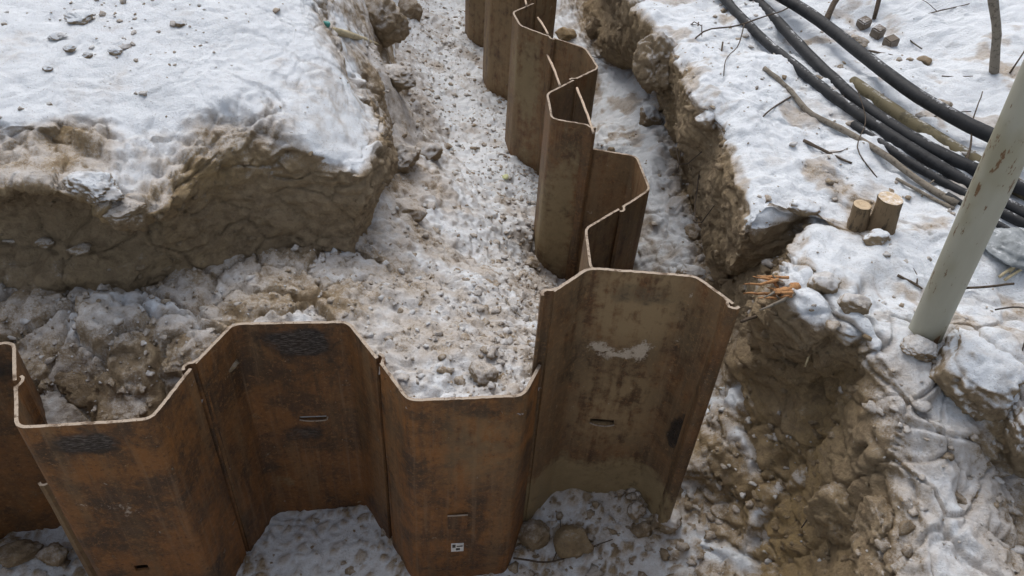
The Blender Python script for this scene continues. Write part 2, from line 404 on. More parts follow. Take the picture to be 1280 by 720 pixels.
# left bank: a frozen, snow covered block standing over the trench.  columns: far plateau ... brow, lip, face, foot, buried
LB = [
 [(-9.2, 9, .9, 1), (-4.2, 4.2, .55, 1), (-3.8, 3.2, .5, 1), (-3.5, 2.6, .46, .9), (-3.35, 2.33, .4, .5), (-3.3, 2.0, .28, .2), (-3.3, 2.08, .18, -.1), (-3.3, 2.04, .02, -.1), (-3.3, 2.0, -.1, 0), (-3.3, 2.0, -.5, 0)],
 [(-6, 9, .9, 1), (-2.129, 3.07, 0.5, 1), (-1.902, 2.618, 0.46, 1), (-1.76, 2.331, 0.43, .95), (-1.741, 2.262, 0.38, .33), (-1.631, 2.03, 0.341, .22), (-1.805, 2.19, 0.096, -.2), (-1.799, 2.1, -0.021, -.1), (-1.781, 2.02, -0.088, 0), (-1.78, 2.1, -.5, 0)],
 [(-4.9, 9, .9, 1), (-1.954, 3.105, 0.5, 1), (-1.756, 2.643, 0.46, 1), (-1.641, 2.368, 0.42, .9), (-1.616, 2.28, 0.38, .42), (-1.495, 2.02, 0.373, .55), (-1.643, 2.19, 0.146, -.2), (-1.655, 2.12, 0.002, -.1), (-1.624, 2.03, -0.066, 0), (-1.66, 2.1, -.5, 0)],
 [(-4.0, 9, .9, 1), (-1.791, 3.139, 0.5, 1), (-1.624, 2.688, 0.45, 1), (-1.533, 2.441, 0.42, .95), (-1.504, 2.329, 0.38, .30), (-1.354, 2, 0.361, .45), (-1.482, 2.18, 0.148, -.2), (-1.512, 2.14, 0.022, 0), (-1.502, 2.06, -0.049, 0), (-1.5, 2.1, -.5, 0)],
 [(-3.3, 9, .9, 1), (-1.595, 3.178, 0.5, 1), (-1.458, 2.738, 0.44, 1), (-1.385, 2.496, 0.41, 1), (-1.34, 2.314, 0.36, .65), (-1.241, 2, 0.276, .42), (-1.351, 2.18, 0.078, -.2), (-1.389, 2.15, -0.01, .05), (-1.357, 2.1, -0.054, 0), (-1.3, 2.2, -.5, 0)],
 [(-2.7, 9, .85, 1), (-1.411, 3.216, 0.5, 1), (-1.31, 2.819, 0.43, 1), (-1.26, 2.583, 0.4, 1), (-1.228, 2.375, 0.35, .55), (-1.139, 2.08, 0.279, .35), (-1.23, 2.2, 0.11, -.2), (-1.278, 2.19, 0.006, 0), (-1.293, 2.15, -0.059, 0), (-1.2, 2.2, -.5, 0)],
 [(-2.3, 9, .8, 1), (-1.28, 3.268, 0.49, 1), (-1.196, 2.875, 0.43, 1), (-1.145, 2.636, 0.395, .9), (-1.117, 2.464, 0.33, .35), (-1.098, 2.3, 0.246, .2), (-1.131, 2.3, 0.117, -.2), (-1.165, 2.27, -0.001, -.2), (-1.186, 2.24, -0.084, 0), (-1.05, 2.3, -.5, 0)],
 [(-1.9, 9, .7, 1), (-1.139, 3.323, 0.48, 1), (-1.069, 2.97, 0.43, 1), (-1.004, 2.688, 0.38, .75), (-0.977, 2.497, 0.3, .28), (-0.998, 2.44, 0.209, .3), (-1.021, 2.4, 0.082, -.2), (-1.045, 2.38, -0.051, -.2), (-1.05, 2.35, -0.137, 0), (-.95, 2.45, -.5, 0)],
 [(-1.6, 9, .65, 1), (-1.057, 3.391, 0.46, 1), (-0.954, 3.051, 0.42, 1), (-0.845, 2.744, 0.365, .8), (-0.744, 2.498, 0.25, .95), (-0.742, 2.5, 0.158, .3), (-0.744, 2.46, 0.077, -.3), (-0.766, 2.44, -0.046, -.3), (-0.775, 2.41, -0.141, 0), (-.8, 2.5, -.5, 0)],
 [(-1.5, 9, .6, 1), (-1.018, 3.425, 0.45, 1), (-0.901, 3.145, 0.4, 1), (-0.778, 2.87, 0.34, .95), (-0.646, 2.55, 0.22, .95), (-0.598, 2.49, 0.178, .3), (-0.601, 2.47, 0.062, -.3), (-0.624, 2.46, -0.07, -.3), (-0.632, 2.43, -0.143, 0), (-.65, 2.5, -.5, 0)],
 [(-1.45, 9, .55, 1), (-1.017, 3.488, 0.44, 1), (-0.896, 3.231, 0.38, 1), (-0.755, 2.989, 0.31, 1), (-0.621, 2.734, 0.21, .95), (-0.564, 2.72, 0.166, .3), (-0.544, 2.7, 0.061, -.1), (-0.579, 2.66, -0.086, 0), (-0.616, 2.56, -0.195, 0), (-.55, 2.6, -.6, 0)],
 [(-1.40, 9, .5, 1), (-1.016, 3.552, 0.43, 1), (-0.904, 3.334, 0.36, .9), (-0.792, 3.154, 0.28, .9), (-0.717, 3.054, 0.2, .85), (-0.679, 3.178, 0.06, .3), (-0.659, 3.314, -0.08, .3), (-0.644, 3.367, -0.25, .5), (-0.643, 3.421, -0.4, .5), (-.5, 3.1, -.9, .5)],
 [(-1.42, 9, .45, 1), (-1.058, 3.681, 0.4, 1), (-0.968, 3.552, 0.33, .7), (-0.916, 3.503, 0.26, .6), (-0.871, 3.464, 0.2, .8), (-0.84, 3.63, 0.06, .85), (-0.802, 3.805, -0.1, .5), (-0.76, 3.947, -0.3, .8), (-0.735, 4.08, -0.48, .8), (-.5, 3.8, -1., .6)],
 [(-1.6, 9.2, .4, 1), (-1.45, 5.0, .36, 1), (-1.32, 4.9, .28, .8), (-1.22, 4.85, .2, .75), (-1.15, 4.8, .14, .8), (-1.05, 4.7, .02, .85), (-.98, 4.7, -.12, .8), (-.90, 4.7, -.35, .7), (-.84, 4.7, -.55, .8), (-.7, 4.7, -1.1, .6)],
 [(-2.6, 9.3, .4, 1), (-2.3, 8.0, .36, 1), (-2.1, 8, .28, .8), (-2.0, 8, .2, .75), (-1.92, 8, .14, .8), (-1.82, 8, .02, .85), (-1.75, 8, -.12, .8), (-1.7, 8, -.35, .7), (-1.62, 8, -.55, .8), (-1.5, 8, -1.1, .6)],
 [(-8, 22, .4, 1), (-5.6, 22, .36, 1), (-5.4, 22, .28, .8), (-5.3, 22, .2, .75), (-5.2, 22, .14, .8), (-5.1, 22, .02, .85), (-5.0, 22, -.12, .8), (-4.9, 22, -.35, .7), (-4.8, 22, -.55, .8), (-4.6, 22, -1.1, .6)],
]
LB = [[tuple(p) + (.4 if (k in (4, 5) and r < 9) else 0.,) for k, p in enumerate(row)] for r, row in enumerate(LB)]
G, xu, xv = loft(LB, .008, .008, cap=130)
def left_noise(P, n, s):
    return rough(P, n, s, .04, .017, .018, .0065, 100, .012, 1.)
LBV = finish('snowy_bank', G, True, left_noise)

# retained fill: ledge behind the front piles, heap, and the trench floor running back.  (x,y,z,snow)
FILL = [(-2.165, 1.741, -0.12, .3), (-1.645, 1.872, -0.08, .35), (-1.529, 1.923, -0.06, .5), (-1.344, 1.716, -0.21, .25), (-1.53, 1.723, -0.2, .25), (-1.584, 1.939, -0.08, .35), (-1.889, 1.923, -0.08, .35), (-1.86, 1.683, -0.1, .3), (-1.364, 1.825, -0.06, .55), (-1.164, 1.895, -0.05, .35), (-1.007, 1.984, -0.06, .42), (-1.173, 1.725, -0.2, .2), (-1.054, 1.831, -0.08, .15),
        (-0.865, 2.063, -0.06, .45), (-0.664, 2.279, -0.13, .15), (-0.863, 2.338, -0.14, .2), (-1.414, 2.121, -0.13, .3), (-0.545, 2.007, -0.07, .1), (-0.443, 1.909, -0.06, .35), (-0.309, 1.732, -0.05, .42), (-0.125, 1.692, -0.06, .42), (0.038, 1.735, -0.07, .5), (-0.196, 1.871, -0.07, .25), (-0.06, 1.849, -0.09, .45),
        (-0.313, 2.141, -0.13, .38), (-0.143, 2.215, -0.2, .46), (0.012, 2.207, -0.26, .5), (-0.522, 2.32, -0.15, .3), (-0.465, 2.522, -0.25, .48), (-0.287, 2.703, -0.38, .55), (-0.078, 2.794, -0.48, .55), (0.074, 2.967, -0.66, .5), (0.116, 2.434, -0.42, .5), (0.21, 3.289, -0.92, .4),
        (-0.489, 3.131, -0.45, .6), (-0.274, 3.339, -0.58, .68), (-0.031, 3.62, -0.76, .7), (0.098, 3.671, -0.84, .6), (-0.569, 2.943, -0.3, .45), (-0.548, 2.634, -0.22, .4), (-0.292, 4.043, -0.74, .75), (-0.005, 4.136, -0.83, .75), (-0.512, 3.912, -0.65, .6), (-0.608, 3.533, -0.42, .35), (-0.523, 3.367, -0.45, .25), (-0.679, 3.604, -0.35, .7),
        (-0.31, 4.884, -0.83, .75), (-0.11, 4.752, -0.86, .75), (-0.614, 4.707, -0.76, .75), (-0.723, 4.354, -0.55, .6), (-0.779, 4.48, -0.46, .4), (-0.839, 4.303, -0.3, .85), (-0.878, 4.089, -0.06, .85), (-0.96, 4.102, 0.04, .8), (-0.817, 5.212, -0.68, .7), (-0.553, 5.659, -0.87, .72), (-0.352, 5.821, -0.93, .55), (-0.792, 6.644, -0.92, .7), (-0.557, 6.712, -1, .7), (-0.895, 6.17, -0.8, .7),
        (-1.3, 7.5, -.95, .7), (-.8, 7.5, -1.05, .7), (-1.6, 7.5, -.7, .8), (-2.0, 9, -1.05, .7), (-2.8, 12, -1.1, .7), (-5, 20, -1.1, .7), (-3, 1.9, -.15, .3), (-3, 2.3, -.2, .3), (.5, 2.2, -.6, .5), (.5, 3.1, -.95, .5), (.3, 2.0, -.3, .5), (-.2, 2.8, -.52, .5)]
FILL = np.array(FILL, float)
xs = np.arange(-2.7, .72, .0085)
ys = [1.34]
while ys[-1] < 12: ys.append(ys[-1] + .0085 * max(1, (ys[-1] / 2.6) ** 1.25))
ys = np.array(ys)
XX, YY = np.meshgrid(xs, ys, indexing='ij'); Q = np.stack([XX.ravel(), YY.ravel()], 1)
zz = rbf(FILL[:, :2], FILL[:, 2:4], Q)
zz[:, 0] = np.clip(zz[:, 0], -1.25, .12)
Gf = np.concatenate([Q, zz, np.zeros((len(Q), 1))], 1).reshape(len(xs), len(ys), 5)
def fill_noise(P, n, s):
    P2, s2 = rough(P, n, s, .045, .019, .014, .007, 200)
    f1, f2, cid = voro(P, 30., 230)
    far = sstep(2.0, 2.6, P[:, 1])
    lump = np.clip(.55 - f1, 0, 1) * (cid > .5)
    P2[:, 2] += .017 * lump
    g1, g2, gid = voro(P, 11., 260)
    P2[:, 2] += .05 * np.clip(.42 - g1, 0, 1) * (gid > .75)
    led = sstep(-.42, -.6, P[:, 0]) * sstep(2.75, 2.4, P[:, 1])
    ph, pe, pid = facet(P * [1, 1, 0] + .05 * np.stack([fbm(P, 5, 3, 270), fbm(P, 5, 3, 273), 0 * s], 1), 4.6, 275)
    P2[:, 2] += led * (.034 * ph - .04 * (1 - sstep(0, .07, pe)))
    s2 = s2 - led * .16 * (pid > .4) + led * .18 * (pid < .35)
    h1, h2, hid = voro(P, 58., 280)
    P2[:, 2] += .010 * np.clip(.6 - h1, 0, 1) * (hid > .35) + .006 * fbm(P, 45, 3, 290)
    s2 = np.clip(s2 * .95 + .10, 0, .84)
    s2 = s2 - .15 * sstep(.15, .3, lump) * (cid > .75)
    return P2, s2
FV = finish('trench_floor', Gf, False, fill_noise, keep=LEFT_POLY)

# pit floor in front of the wall
PIT = [(-3, .4, -1.1, .5), (1.2, .4, -1.1, .5), (-2.4, 1.6, -1.05, .5), (-1.7, 1.5, -.98, .6), (-1.4, 1.3, -1.08, .6), (-.9, 1.5, -1.08, .6), (-.7, 1.75, -1.08, .70), (-.75, 1.88, -1.075, .55), (-.5, 1.75, -1.06, .62), (-.6, 1.55, -1.08, .72), (-.4, 1.5, -1.07, .7), (-.2, 1.4, -1.07, .6),
       (.1, 1.5, -1.06, .55), (.16, 1.75, -.98, .5), (.30, 1.88, -.88, .35), (.5, 1.88, -.86, .3), (.35, 1.6, -1.02, .55), (.6, 1.72, -.92, .4), (.5, 1.5, -1.04, .5), (-.1, 1.0, -1.1, .5), (.3, 1.1, -1.1, .5), (-1.5, .9, -1.1, .5)]
PIT = np.array(PIT, float)
xs = np.arange(-2.7, 1.0, .0085); ys = np.arange(.35, 2.02, .0085)
XX, YY = np.meshgrid(xs, ys, indexing='ij'); Q = np.stack([XX.ravel(), YY.ravel()], 1)
zz = rbf(PIT[:, :2], PIT[:, 2:4], Q)
Gp = np.concatenate([Q, zz, np.zeros((len(Q), 1))], 1).reshape(len(xs), len(ys), 5)
def pit_noise(P, n, s):
    w = P + .03 * np.stack([fbm(P, 8, 2, 350), fbm(P, 8, 2, 360), 0 * P[:, 0]], 1)
    f1, f2, cid = voro(w * [1, 1, 0], 22., 300); g1, g2, gid = voro(w * [1, 1, 0], 9., 310)
    right = sstep(.0, .15, P[:, 0])
    k1, k2, kid = voro(w * [1, 1, 0], 37., 380)
    lump = sstep(.08, .42, f2 - f1) * (cid > .22)
    P2 = P.copy(); P2[:, 2] += .02 * fbm(P, 4, 3, 320) + .013 * lump + .007 * sstep(.1, .4, k2 - k1) * (kid > .55) + (.008 + .07 * right) * np.clip(.5 - g1, 0, 1) * (gid > .4) + .004 * fbm(P, 30, 3, 330)
    s2 = s + .25 * fbm(P, 5, 3, 340) + .22 - .62 * lump * (.6 + .5 * cid) * sstep(-.7, -.2, fbm(P, 3.5, 2, 370)) - .5 * sstep(.1, .4, k2 - k1) * (kid > .55) - .35 * sstep(.2, .5, np.clip(.6 - g1, 0, 1)) * (gid > .4)
    return P2, np.clip(s2, 0, .70)
PV = finish('pit_floor', Gp, False, pit_noise)

# right bank: strip beside the receding piles, cut face, snow plateau.  columns: wall, strip, foot, face, brow, back of brow, plateau ... far right ; (x,y,z,snow,tone)
RB = [
 [(-4.4, 22, -.9, .8), (-3.9, 22, -.45, .8), (-3.5, 22, -.4, .5), (-3.45, 22, -.1, .2), (-3.45, 22, .25, .8), (-3.3, 22, .3, 1), (-1, 22, .5, 1), (3, 22, .6, 1), (14, 22, 1., 1)],
 [(-.80, 7, -.9, .8), (-.25, 7, -.45, .85), (.08, 7, -.35, .6), (.12, 7, -.1, .1), (.10, 7, .22, .8), (.22, 7, .3, 1), (1.4, 7, .4, 1), (3.6, 7, .5, 1), (12, 9, .9, 1)],
 [(-.10, 4.9, -.9, .8), (.32, 5.0, -.45, .85), (.46, 4.95, -.38, .6), (.50, 4.9, -.1, .1), (.46, 4.85, .2, .7), (.55, 4.8, .3, 1), (1.35, 5, .38, 1), (3.1, 5.3, .48, 1), (12, 7, .9, 1)],
 [(.05, 4.35, -.9, .8), (0.534, 4.849, -0.45, .95), (0.688, 4.795, -0.4, .6), (0.591, 4.1, 0.065, 0), (0.563, 3.967, 0.25, .8), (0.622, 3.998, 0.3, 1.1), (1.191, 4.132, 0.35, 1.1), (2.9, 4.75, .44, 1.1), (11, 6, .8, 1)],
 [(.20, 3.85, -.9, .8), (0.568, 4.231, -0.45, .95), (0.799, 4.389, -0.4, .5), (0.681, 3.72, 0.076, -.1), (0.661, 3.648, 0.25, .6), (0.75, 3.714, 0.3, 1.05), (1.188, 3.69, 0.33, 1.1), (2.509, 4.219, 0.42, 1.1), (10, 5, .8, 1)],
 [(.30, 3.45, -.9, .8), (0.637, 3.721, -0.45, .95), (0.857, 3.818, -0.42, .2), (0.7, 3.16, 0.111, -.3), (0.702, 3.148, 0.25, .7), (0.777, 3.18, 0.3, 1.05), (1.147, 3.145, 0.32, 1.0), (2.231, 3.553, 0.4, 1.1), (10, 4, .75, 1)],
 [(.38, 3.1, -.9, .8), (0.714, 3.36, -0.46, .85), (0.877, 3.381, -0.43, .1), (0.79, 3.02, 0.083, -.3), (0.807, 2.939, 0.24, .8), (0.874, 2.97, 0.28, 1.05), (1.193, 2.826, 0.3, .9), (1.987, 2.966, 0.38, 1.1), (9, 3.4, .7, 1)],
 [(.45, 2.75, -.9, .7), (0.786, 3.117, -0.48, .8), (0.903, 3.081, -0.45, .1), (0.809, 2.68, 0.079, -.3), (0.804, 2.627, 0.24, .8), (0.874, 2.653, 0.28, 1.05), (1.212, 2.522, 0.28, .9), (1.766, 2.419, 0.35, 1.05), (9, 2.9, .7, 1)],
 [(.5, 2.4, -.9, .6), (0.831, 2.871, -0.5, .6), (0.931, 2.846, -0.45, 0), (0.813, 2.34, 0.074, -.3), (0.796, 2.281, 0.24, .9), (0.879, 2.36, 0.28, 1.0), (1.25, 2.276, 0.26, .95), (1.657, 2.112, 0.3, 1.0), (9, 2.4, .6, 1)],
 [(.58, 2.08, -.9, .6), (0.922, 2.726, -0.5, .6), (0.906, 2.38, -0.054, .1), (0.987, 2.34, 0.113, -.3), (1.023, 2.383, 0.2, .65), (1.063, 2.388, 0.25, .9), (1.296, 2.107, 0.25, .9), (1.58, 1.912, 0.28, .95), (9, 2.0, .6, 1)],
 [(.64, 1.93, -.9, .6), (0.936, 2.487, -0.5, .8), (0.854, 2.12, -0.053, .2), (0.824, 1.97, 0.206, .0), (0.886, 2.033, 0.24, .75), (0.95, 2.045, 0.27, .9), (1.277, 1.92, 0.24, .9), (1.509, 1.747, 0.28, .95), (9, 1.7, .6, 1)],
 [(.62, 1.80, -1.1, .4), (0.854, 2.229, -0.6, .55), (0.936, 2.168, -0.38, .1, .6), (0.94, 1.88, 0.076, -.3), (1.004, 1.834, 0.2, .6), (1.065, 1.834, 0.24, .85), (1.276, 1.808, 0.21, .8), (1.474, 1.622, 0.24, .9), (9, 1.4, .5, 1)],
 [(.55, 1.70, -1.15, .4), (0.771, 1.999, -0.68, .35, .7), (0.979, 1.987, -0.49, .2, .6), (1.1, 1.915, -0.16, -.2, .2), (1.1, 1.766, 0.06, .3), (1.136, 1.703, 0.16, .78), (1.305, 1.652, 0.18, .72), (1.474, 1.521, 0.15, .7), (9, 1.2, .4, 1)],
 [(.45, 1.55, -1.15, .4), (0.734, 1.858, -0.86, .35, .3), (0.992, 1.792, -0.62, .15, .9), (1.088, 1.711, -0.26, .1, .4), (1.085, 1.624, 0.02, .45), (1.16, 1.567, 0.12, .75), (1.301, 1.486, 0.1, .75), (1.541, 1.514, -0.02, .5), (9, 1.0, .4, 1)],
 [(.4, 1.4, -1.15, .4), (0.727, 1.718, -0.98, .45), (1.062, 1.619, -0.68, .05, .9), (1.085, 1.494, -0.26, .1, .3), (1.105, 1.445, -0.02, .3), (1.179, 1.402, 0.05, .62), (1.311, 1.33, 0.02, .75), (1.527, 1.363, -0.08, .3), (9, .8, .4, 1)],
 [(.35, 1.15, -1.2, .4), (.58, 1.15, -1.06, .4), (.86, 1.15, -.72, .2, .8), (.98, 1.15, -.3, .2), (1.07, 1.10, -.06, .3), (1.15, 1.08, .0, .6), (1.27, 1.06, .0, .7), (1.5, 1.02, -.06, .4), (9, .6, .4, 1)],
 [(.3, .3, -1.2, .4), (.55, .3, -1.1, .4), (.85, .3, -.75, .2), (.97, .3, -.3, .2), (1.05, .3, -.05, .3), (1.13, .3, .02, .6), (1.3, .3, .05, .7), (1.6, .3, .1, .6), (9, .0, .4, 1)],
]
RB = [[tuple(p) + (0.,) * (5 - len(p)) for p in row] for row in RB]
G, xu, xv = loft(RB, .0075, .008, cap=95)
def right_noise(P, n, s):
    near = sstep(2.1, 1.8, P[:, 1])
    P2, s2 = rough(P, n, s, .05, .022 * (1 - .55 * near), .024, .0085, 400, .012, .35, .5)
    s2 = s2 * (1 - .30 * near) + .10 * near
    bh, be, bid = facet(P * [1, 1, 1.2] + .07 * np.stack([fbm(P, 3, 2, 450), fbm(P, 3, 2, 460), fbm(P, 3, 2, 470)], 1), 3.4, 480)
    P2 += n * (near * (.06 * bh * sstep(0, .22, be) - .022 * (1 - sstep(0, .05, be))) + .05 * fbm(P, 2.6, 3, 485) * (1 - np.clip(n[:, 2], 0, 1)) * (1 - near))[:, None]
    flat = sstep(.7, .95, s); dim, _, did = voro(P, 6.5, 520)
    P2[:, 2] += flat * (.05 * fbm(P, 2.6, 3, 500) + .014 * fbm(P, 12, 2, 510) * sstep(-.3, .4, fbm(P, 1.7, 2, 505)) - .05 * np.clip(.4 - dim, 0, 1) * (did > .8))
    s2 = s2 - flat * .55 * sstep(.12, .5, fbm(P, 5.5, 4, 530))
    for ln, wd, am in SNOW_LINES:
        d = line_dist(P + .05 * np.stack([fbm(P, 6, 3, 490), fbm(P, 6, 3, 495), 0 * s], 1), ln)
        e = np.exp(-(d / wd) ** 2); s2 = s2 + am * e * (.8 + 1.0 * fbm(P, 8, 2, 498)); P2[:, 2] += .012 * e
        d2 = line_dist(P + .05 * np.stack([fbm(P, 6, 3, 490), fbm(P, 6, 3, 495), 0 * s], 1) - [.035, 0, 0], ln)
        P2 -= n * (.035 * np.exp(-(d2 / .012) ** 2))[:, None]
    return P2, s2
SNOW_LINES = [([(0.839, 2.288, -0.45), (0.876, 2.098, -0.47), (0.928, 1.974, -0.48), (0.973, 1.878, -0.52), (1, 1.793, -0.56), (0.973, 1.688, -0.62), (0.949, 1.582, -0.66)], .035, .75),
              ([(0.728, 1.952, -0.7), (0.797, 1.791, -0.75), (0.923, 1.633, -0.75), (1.03, 1.545, -0.72)], .03, .5), ([(1.068, 2.023, -0.25), (1.077, 1.874, -0.25), (1.078, 1.759, -0.28)], .025, .55)]
def line_dist(P, ln):
    L = np.array(ln)[:, :2]; d = np.full(len(P), 9.)
    for a, b in zip(L[:-1], L[1:]):
        t = np.clip(((P[:, :2] - a) @ (b - a)) / ((b - a) @ (b - a)), 0, 1); d = np.minimum(d, np.linalg.norm(P[:, :2] - a - t[:, None] * (b - a), axis=1))
    return d
RV = finish('snow_covered_bank', G, False, right_noise, clip=RIGHT_POLY_EXCL)

# the near bank the photographer stands on, behind and below the frame
NB = [[(-9, -6, .2, 1), (-9, -.35, -.1, .9), (-9, -.1, -.15, .8), (-9, -.05, -.5, 0), (-9, .05, -1.4, 0)],
      [(-2, -6, .2, 1), (-2, -.35, -.1, .9), (-2, -.1, -.15, .8), (-2, -.05, -.5, 0), (-2, .05, -1.4, 0)],
      [(0, -6, .2, 1), (0, -.35, -.1, .9), (0, -.1, -.15, .8), (0, -.05, -.5, 0), (0, .05, -1.4, 0)],
      [(1.2, -6, .2, 1), (1.2, -.35, -.1, .9), (1.2, -.1, -.15, .8), (1.2, -.05, -.5, 0), (1.2, .05, -1.4, 0)],
      [(9, -6, .2, 1), (9, -.35, -.1, .9), (9, -.1, -.15, .8), (9, -.05, -.5, 0), (9, .05, -1.4, 0)]]
G, xu, xv = loft(NB, .05, .03, cap=60)
finish('near_bank', G, False, lambda P, n, s: rough(P, n, s, .04, .03, .02, .006, 600))

# wide ground beyond everything
def wide_ground():
    V = []; F = []
    me = mesh_np('snow_ground', np.array([(-120, -120, -2.2), (120, -120, -2.2), (120, 120, -2.2), (-120, 120, -2.2)], float), np.array([[0, 1, 2, 3]]), M_ground, {'snow': [1] * 4, 'tone': [0] * 4})
    tag(link('snow_ground', me), kind='structure')
    for nm, pts in (('snow_field', [(-120, 1.0, .45), (-9.0, 1.0, .45), (-9.0, 9.2, .9), (-6, 22, .9), (-6, 120, 1.2), (-120, 120, 1.5)]),
                    ('snow_field', [(120, .0, .8), (120, 120, 1.5), (-3, 120, 1.2), (-1, 22, .5), (12, 9, .8), (9, 0, .4)])):
        me = mesh_np(nm, np.array(pts, float), np.array([[0, 1, 2, 3, 4, 5]]), M_ground, {'snow': [1] * 6, 'tone': [0] * 6}, smooth=False)
        tag(link(nm, me), kind='structure')
wide_ground()

# ------------------------------------------------------------------ height lookup on the terrain (rests things on what carries them)
from mathutils.bvhtree import BVHTree
_parts = [LBV, FV, PV, RV]
_V = np.concatenate([p[0] for p in _parts]); _o = np.cumsum([0] + [len(p[0]) for p in _parts])
_F = np.concatenate([p[3] + o for p, o in zip(_parts, _o)])
BVH = BVHTree.FromPolygons(_V.tolist(), _F.tolist())
CAM = Vector((0, 0, 1.86))
def ground(x, y, z0=2.0):
    h = BVH.ray_cast(Vector((x, y, z0)), Vector((0, 0, -1)))
    return h[0].z if h[0] is not None else 0.

# ------------------------------------------------------------------ sheet piles
def resample(pts, step, must=()):
    pts = np.asarray(pts, float); d = np.linalg.norm(np.diff(pts, axis=0), axis=1); t = np.concatenate([[0], np.cumsum(d)])
    x = np.linspace(0, t[-1], max(2, int(round(t[-1] / step)) + 1))
    for mm in must:
        k = np.argmin(abs(x - mm)); x[k] = mm
    x = np.unique(x)
    return np.stack([np.interp(x, t, pts[:, 0]), np.interp(x, t, pts[:, 1])], 1), x

def round_corner(a, b, c, r=.028, n=5):
    a, b, c = map(np.asarray, (a, b, c))
    p = b + (a - b) / np.linalg.norm(a - b) * r; q = b + (c - b) / np.linalg.norm(c - b) * r
    t = np.linspace(0, 1, n)[:, None]
    return (1 - t) ** 2 * p + 2 * t * (1 - t) * b + t * t * q

def arc(c, r, a0, a1, n=12):
    t = np.linspace(a0, a1, n); return np.stack([c[0] + r * np.cos(t), c[1] + r * np.sin(t)], 1)

def ribbon(name, line, thick, ztop, zbot, origin, mats, attrfun, rows_step=.018, slots=(), seed=0, parent=None, chip=.0015):
    """a folded steel strip of even thickness: line is its plan, extruded from zbot to ztop, with real through slots (u0,u1,h0,h1)"""
    must = [u for s in slots for u in s[:2]]
    P, x = resample(line, .012, must)
    tng = np.gradient(P, axis=0); tng /= np.linalg.norm(tng, axis=1, keepdims=True)
    nrm = np.stack([-tng[:, 1], tng[:, 0]], 1)
    hs = np.linspace(0, ztop - zbot, int((ztop - zbot) / rows_step) + 1)
    hs = np.sort(np.concatenate([hs, [.003]]))
    for s in slots:
        for hv in s[2:4]: hs[np.argmin(abs(hs - hv))] = hv
    nu, nh = len(x), len(hs)
    wob = np.stack([x * 9 + seed, np.zeros(nu), np.zeros(nu)], 1)
    chipz = chip * vnoise(wob * 6, 5) * 2 + chip * vnoise(wob, 6)
    V = np.zeros((2, nu, nh, 3)); U = np.zeros((2, nu, nh)); Hh = np.zeros((2, nu, nh))
    bend = .0035 * vnoise(np.stack([np.repeat(x, nh) * 4, np.tile(hs, nu) * 3, np.full(nu * nh, seed * 3.1)], 1), 8).reshape(nu, nh)
    for s, sg in ((0, -1), (1, 1)):
        off = (sg * thick / 2 + bend)[..., None] * nrm[:, None, :]
        V[s, ..., :2] = P[:, None, :] + off
        V[s, ..., 2] = ztop - hs[None, :] + (chipz[:, None] * np.exp(-hs / .02)[None, :])
        U[s] = x[:, None]; Hh[s] = hs[None, :]
    hole = np.zeros((nu - 1, nh - 1), bool)
    for (u0, u1, h0, h1) in slots:
        um = (x[1:] + x[:-1]) / 2; hm = (hs[1:] + hs[:-1]) / 2
        hole |= ((um > u0) & (um < u1))[:, None] & ((hm > h0) & (hm < h1))[None, :]
    idx = np.arange(2 * nu * nh).reshape(2, nu, nh)
    F = []; MI = []
    def add(a, m): F.append(a); MI.append(np.full(len(a), m))
    ok = ~hole
    for s in (0, 1):
        q = np.stack([idx[s, :-1, :-1], idx[s, 1:, :-1], idx[s, 1:, 1:], idx[s, :-1, 1:]], -1)[ok]
        add(q if s == 1 else q[:, ::-1], 0)
    add(np.stack([idx[0, :-1, 0], idx[0, 1:, 0], idx[1, 1:, 0], idx[1, :-1, 0]], -1), 1)
    add(np.stack([idx[1, :-1, -1], idx[1, 1:, -1], idx[0, 1:, -1], idx[0, :-1, -1]], -1), 0)
    add(np.stack([idx[1, 0, :-1], idx[0, 0, :-1], idx[0, 0, 1:], idx[1, 0, 1:]], -1)[:, ::-1], 0)
    add(np.stack([idx[1, -1, :-1], idx[0, -1, :-1], idx[0, -1, 1:], idx[1, -1, 1:]], -1), 0)
    # rims of the slots
    rim = []
    for i in range(nu - 1):
        for j in range(nh - 1):
            if not hole[i, j]: continue
            if not hole[i, j-1]: rim.append([idx[0, i, j], idx[0, i+1, j], idx[1, i+1, j], idx[1, i, j]])
            if not hole[i, j+1]: rim.append([idx[1, i, j+1], idx[1, i+1, j+1], idx[0, i+1, j+1], idx[0, i, j+1]])
            if not hole[i-1, j]: rim.append([idx[1, i, j], idx[1, i, j+1], idx[0, i, j+1], idx[0, i, j]])
            if not hole[i+1, j]: rim.append([idx[0, i+1, j], idx[0, i+1, j+1], idx[1, i+1, j+1], idx[1, i+1, j]])
    if rim: add(np.array(rim), 0)
    F = np.concatenate(F); MI = np.concatenate(MI)
    Vf = V.reshape(-1, 3) - np.asarray(origin)
    at_ = attrfun(U.ravel(), Hh.ravel(), V.reshape(-1, 3))
    me = mesh_np(name, Vf, F, mats, at_, smooth=False, mi=MI)
    o = link(name, me, parent)
    if parent is None: o.location = origin
    return o

def ang(v): return math.atan2(v[1], v[0])

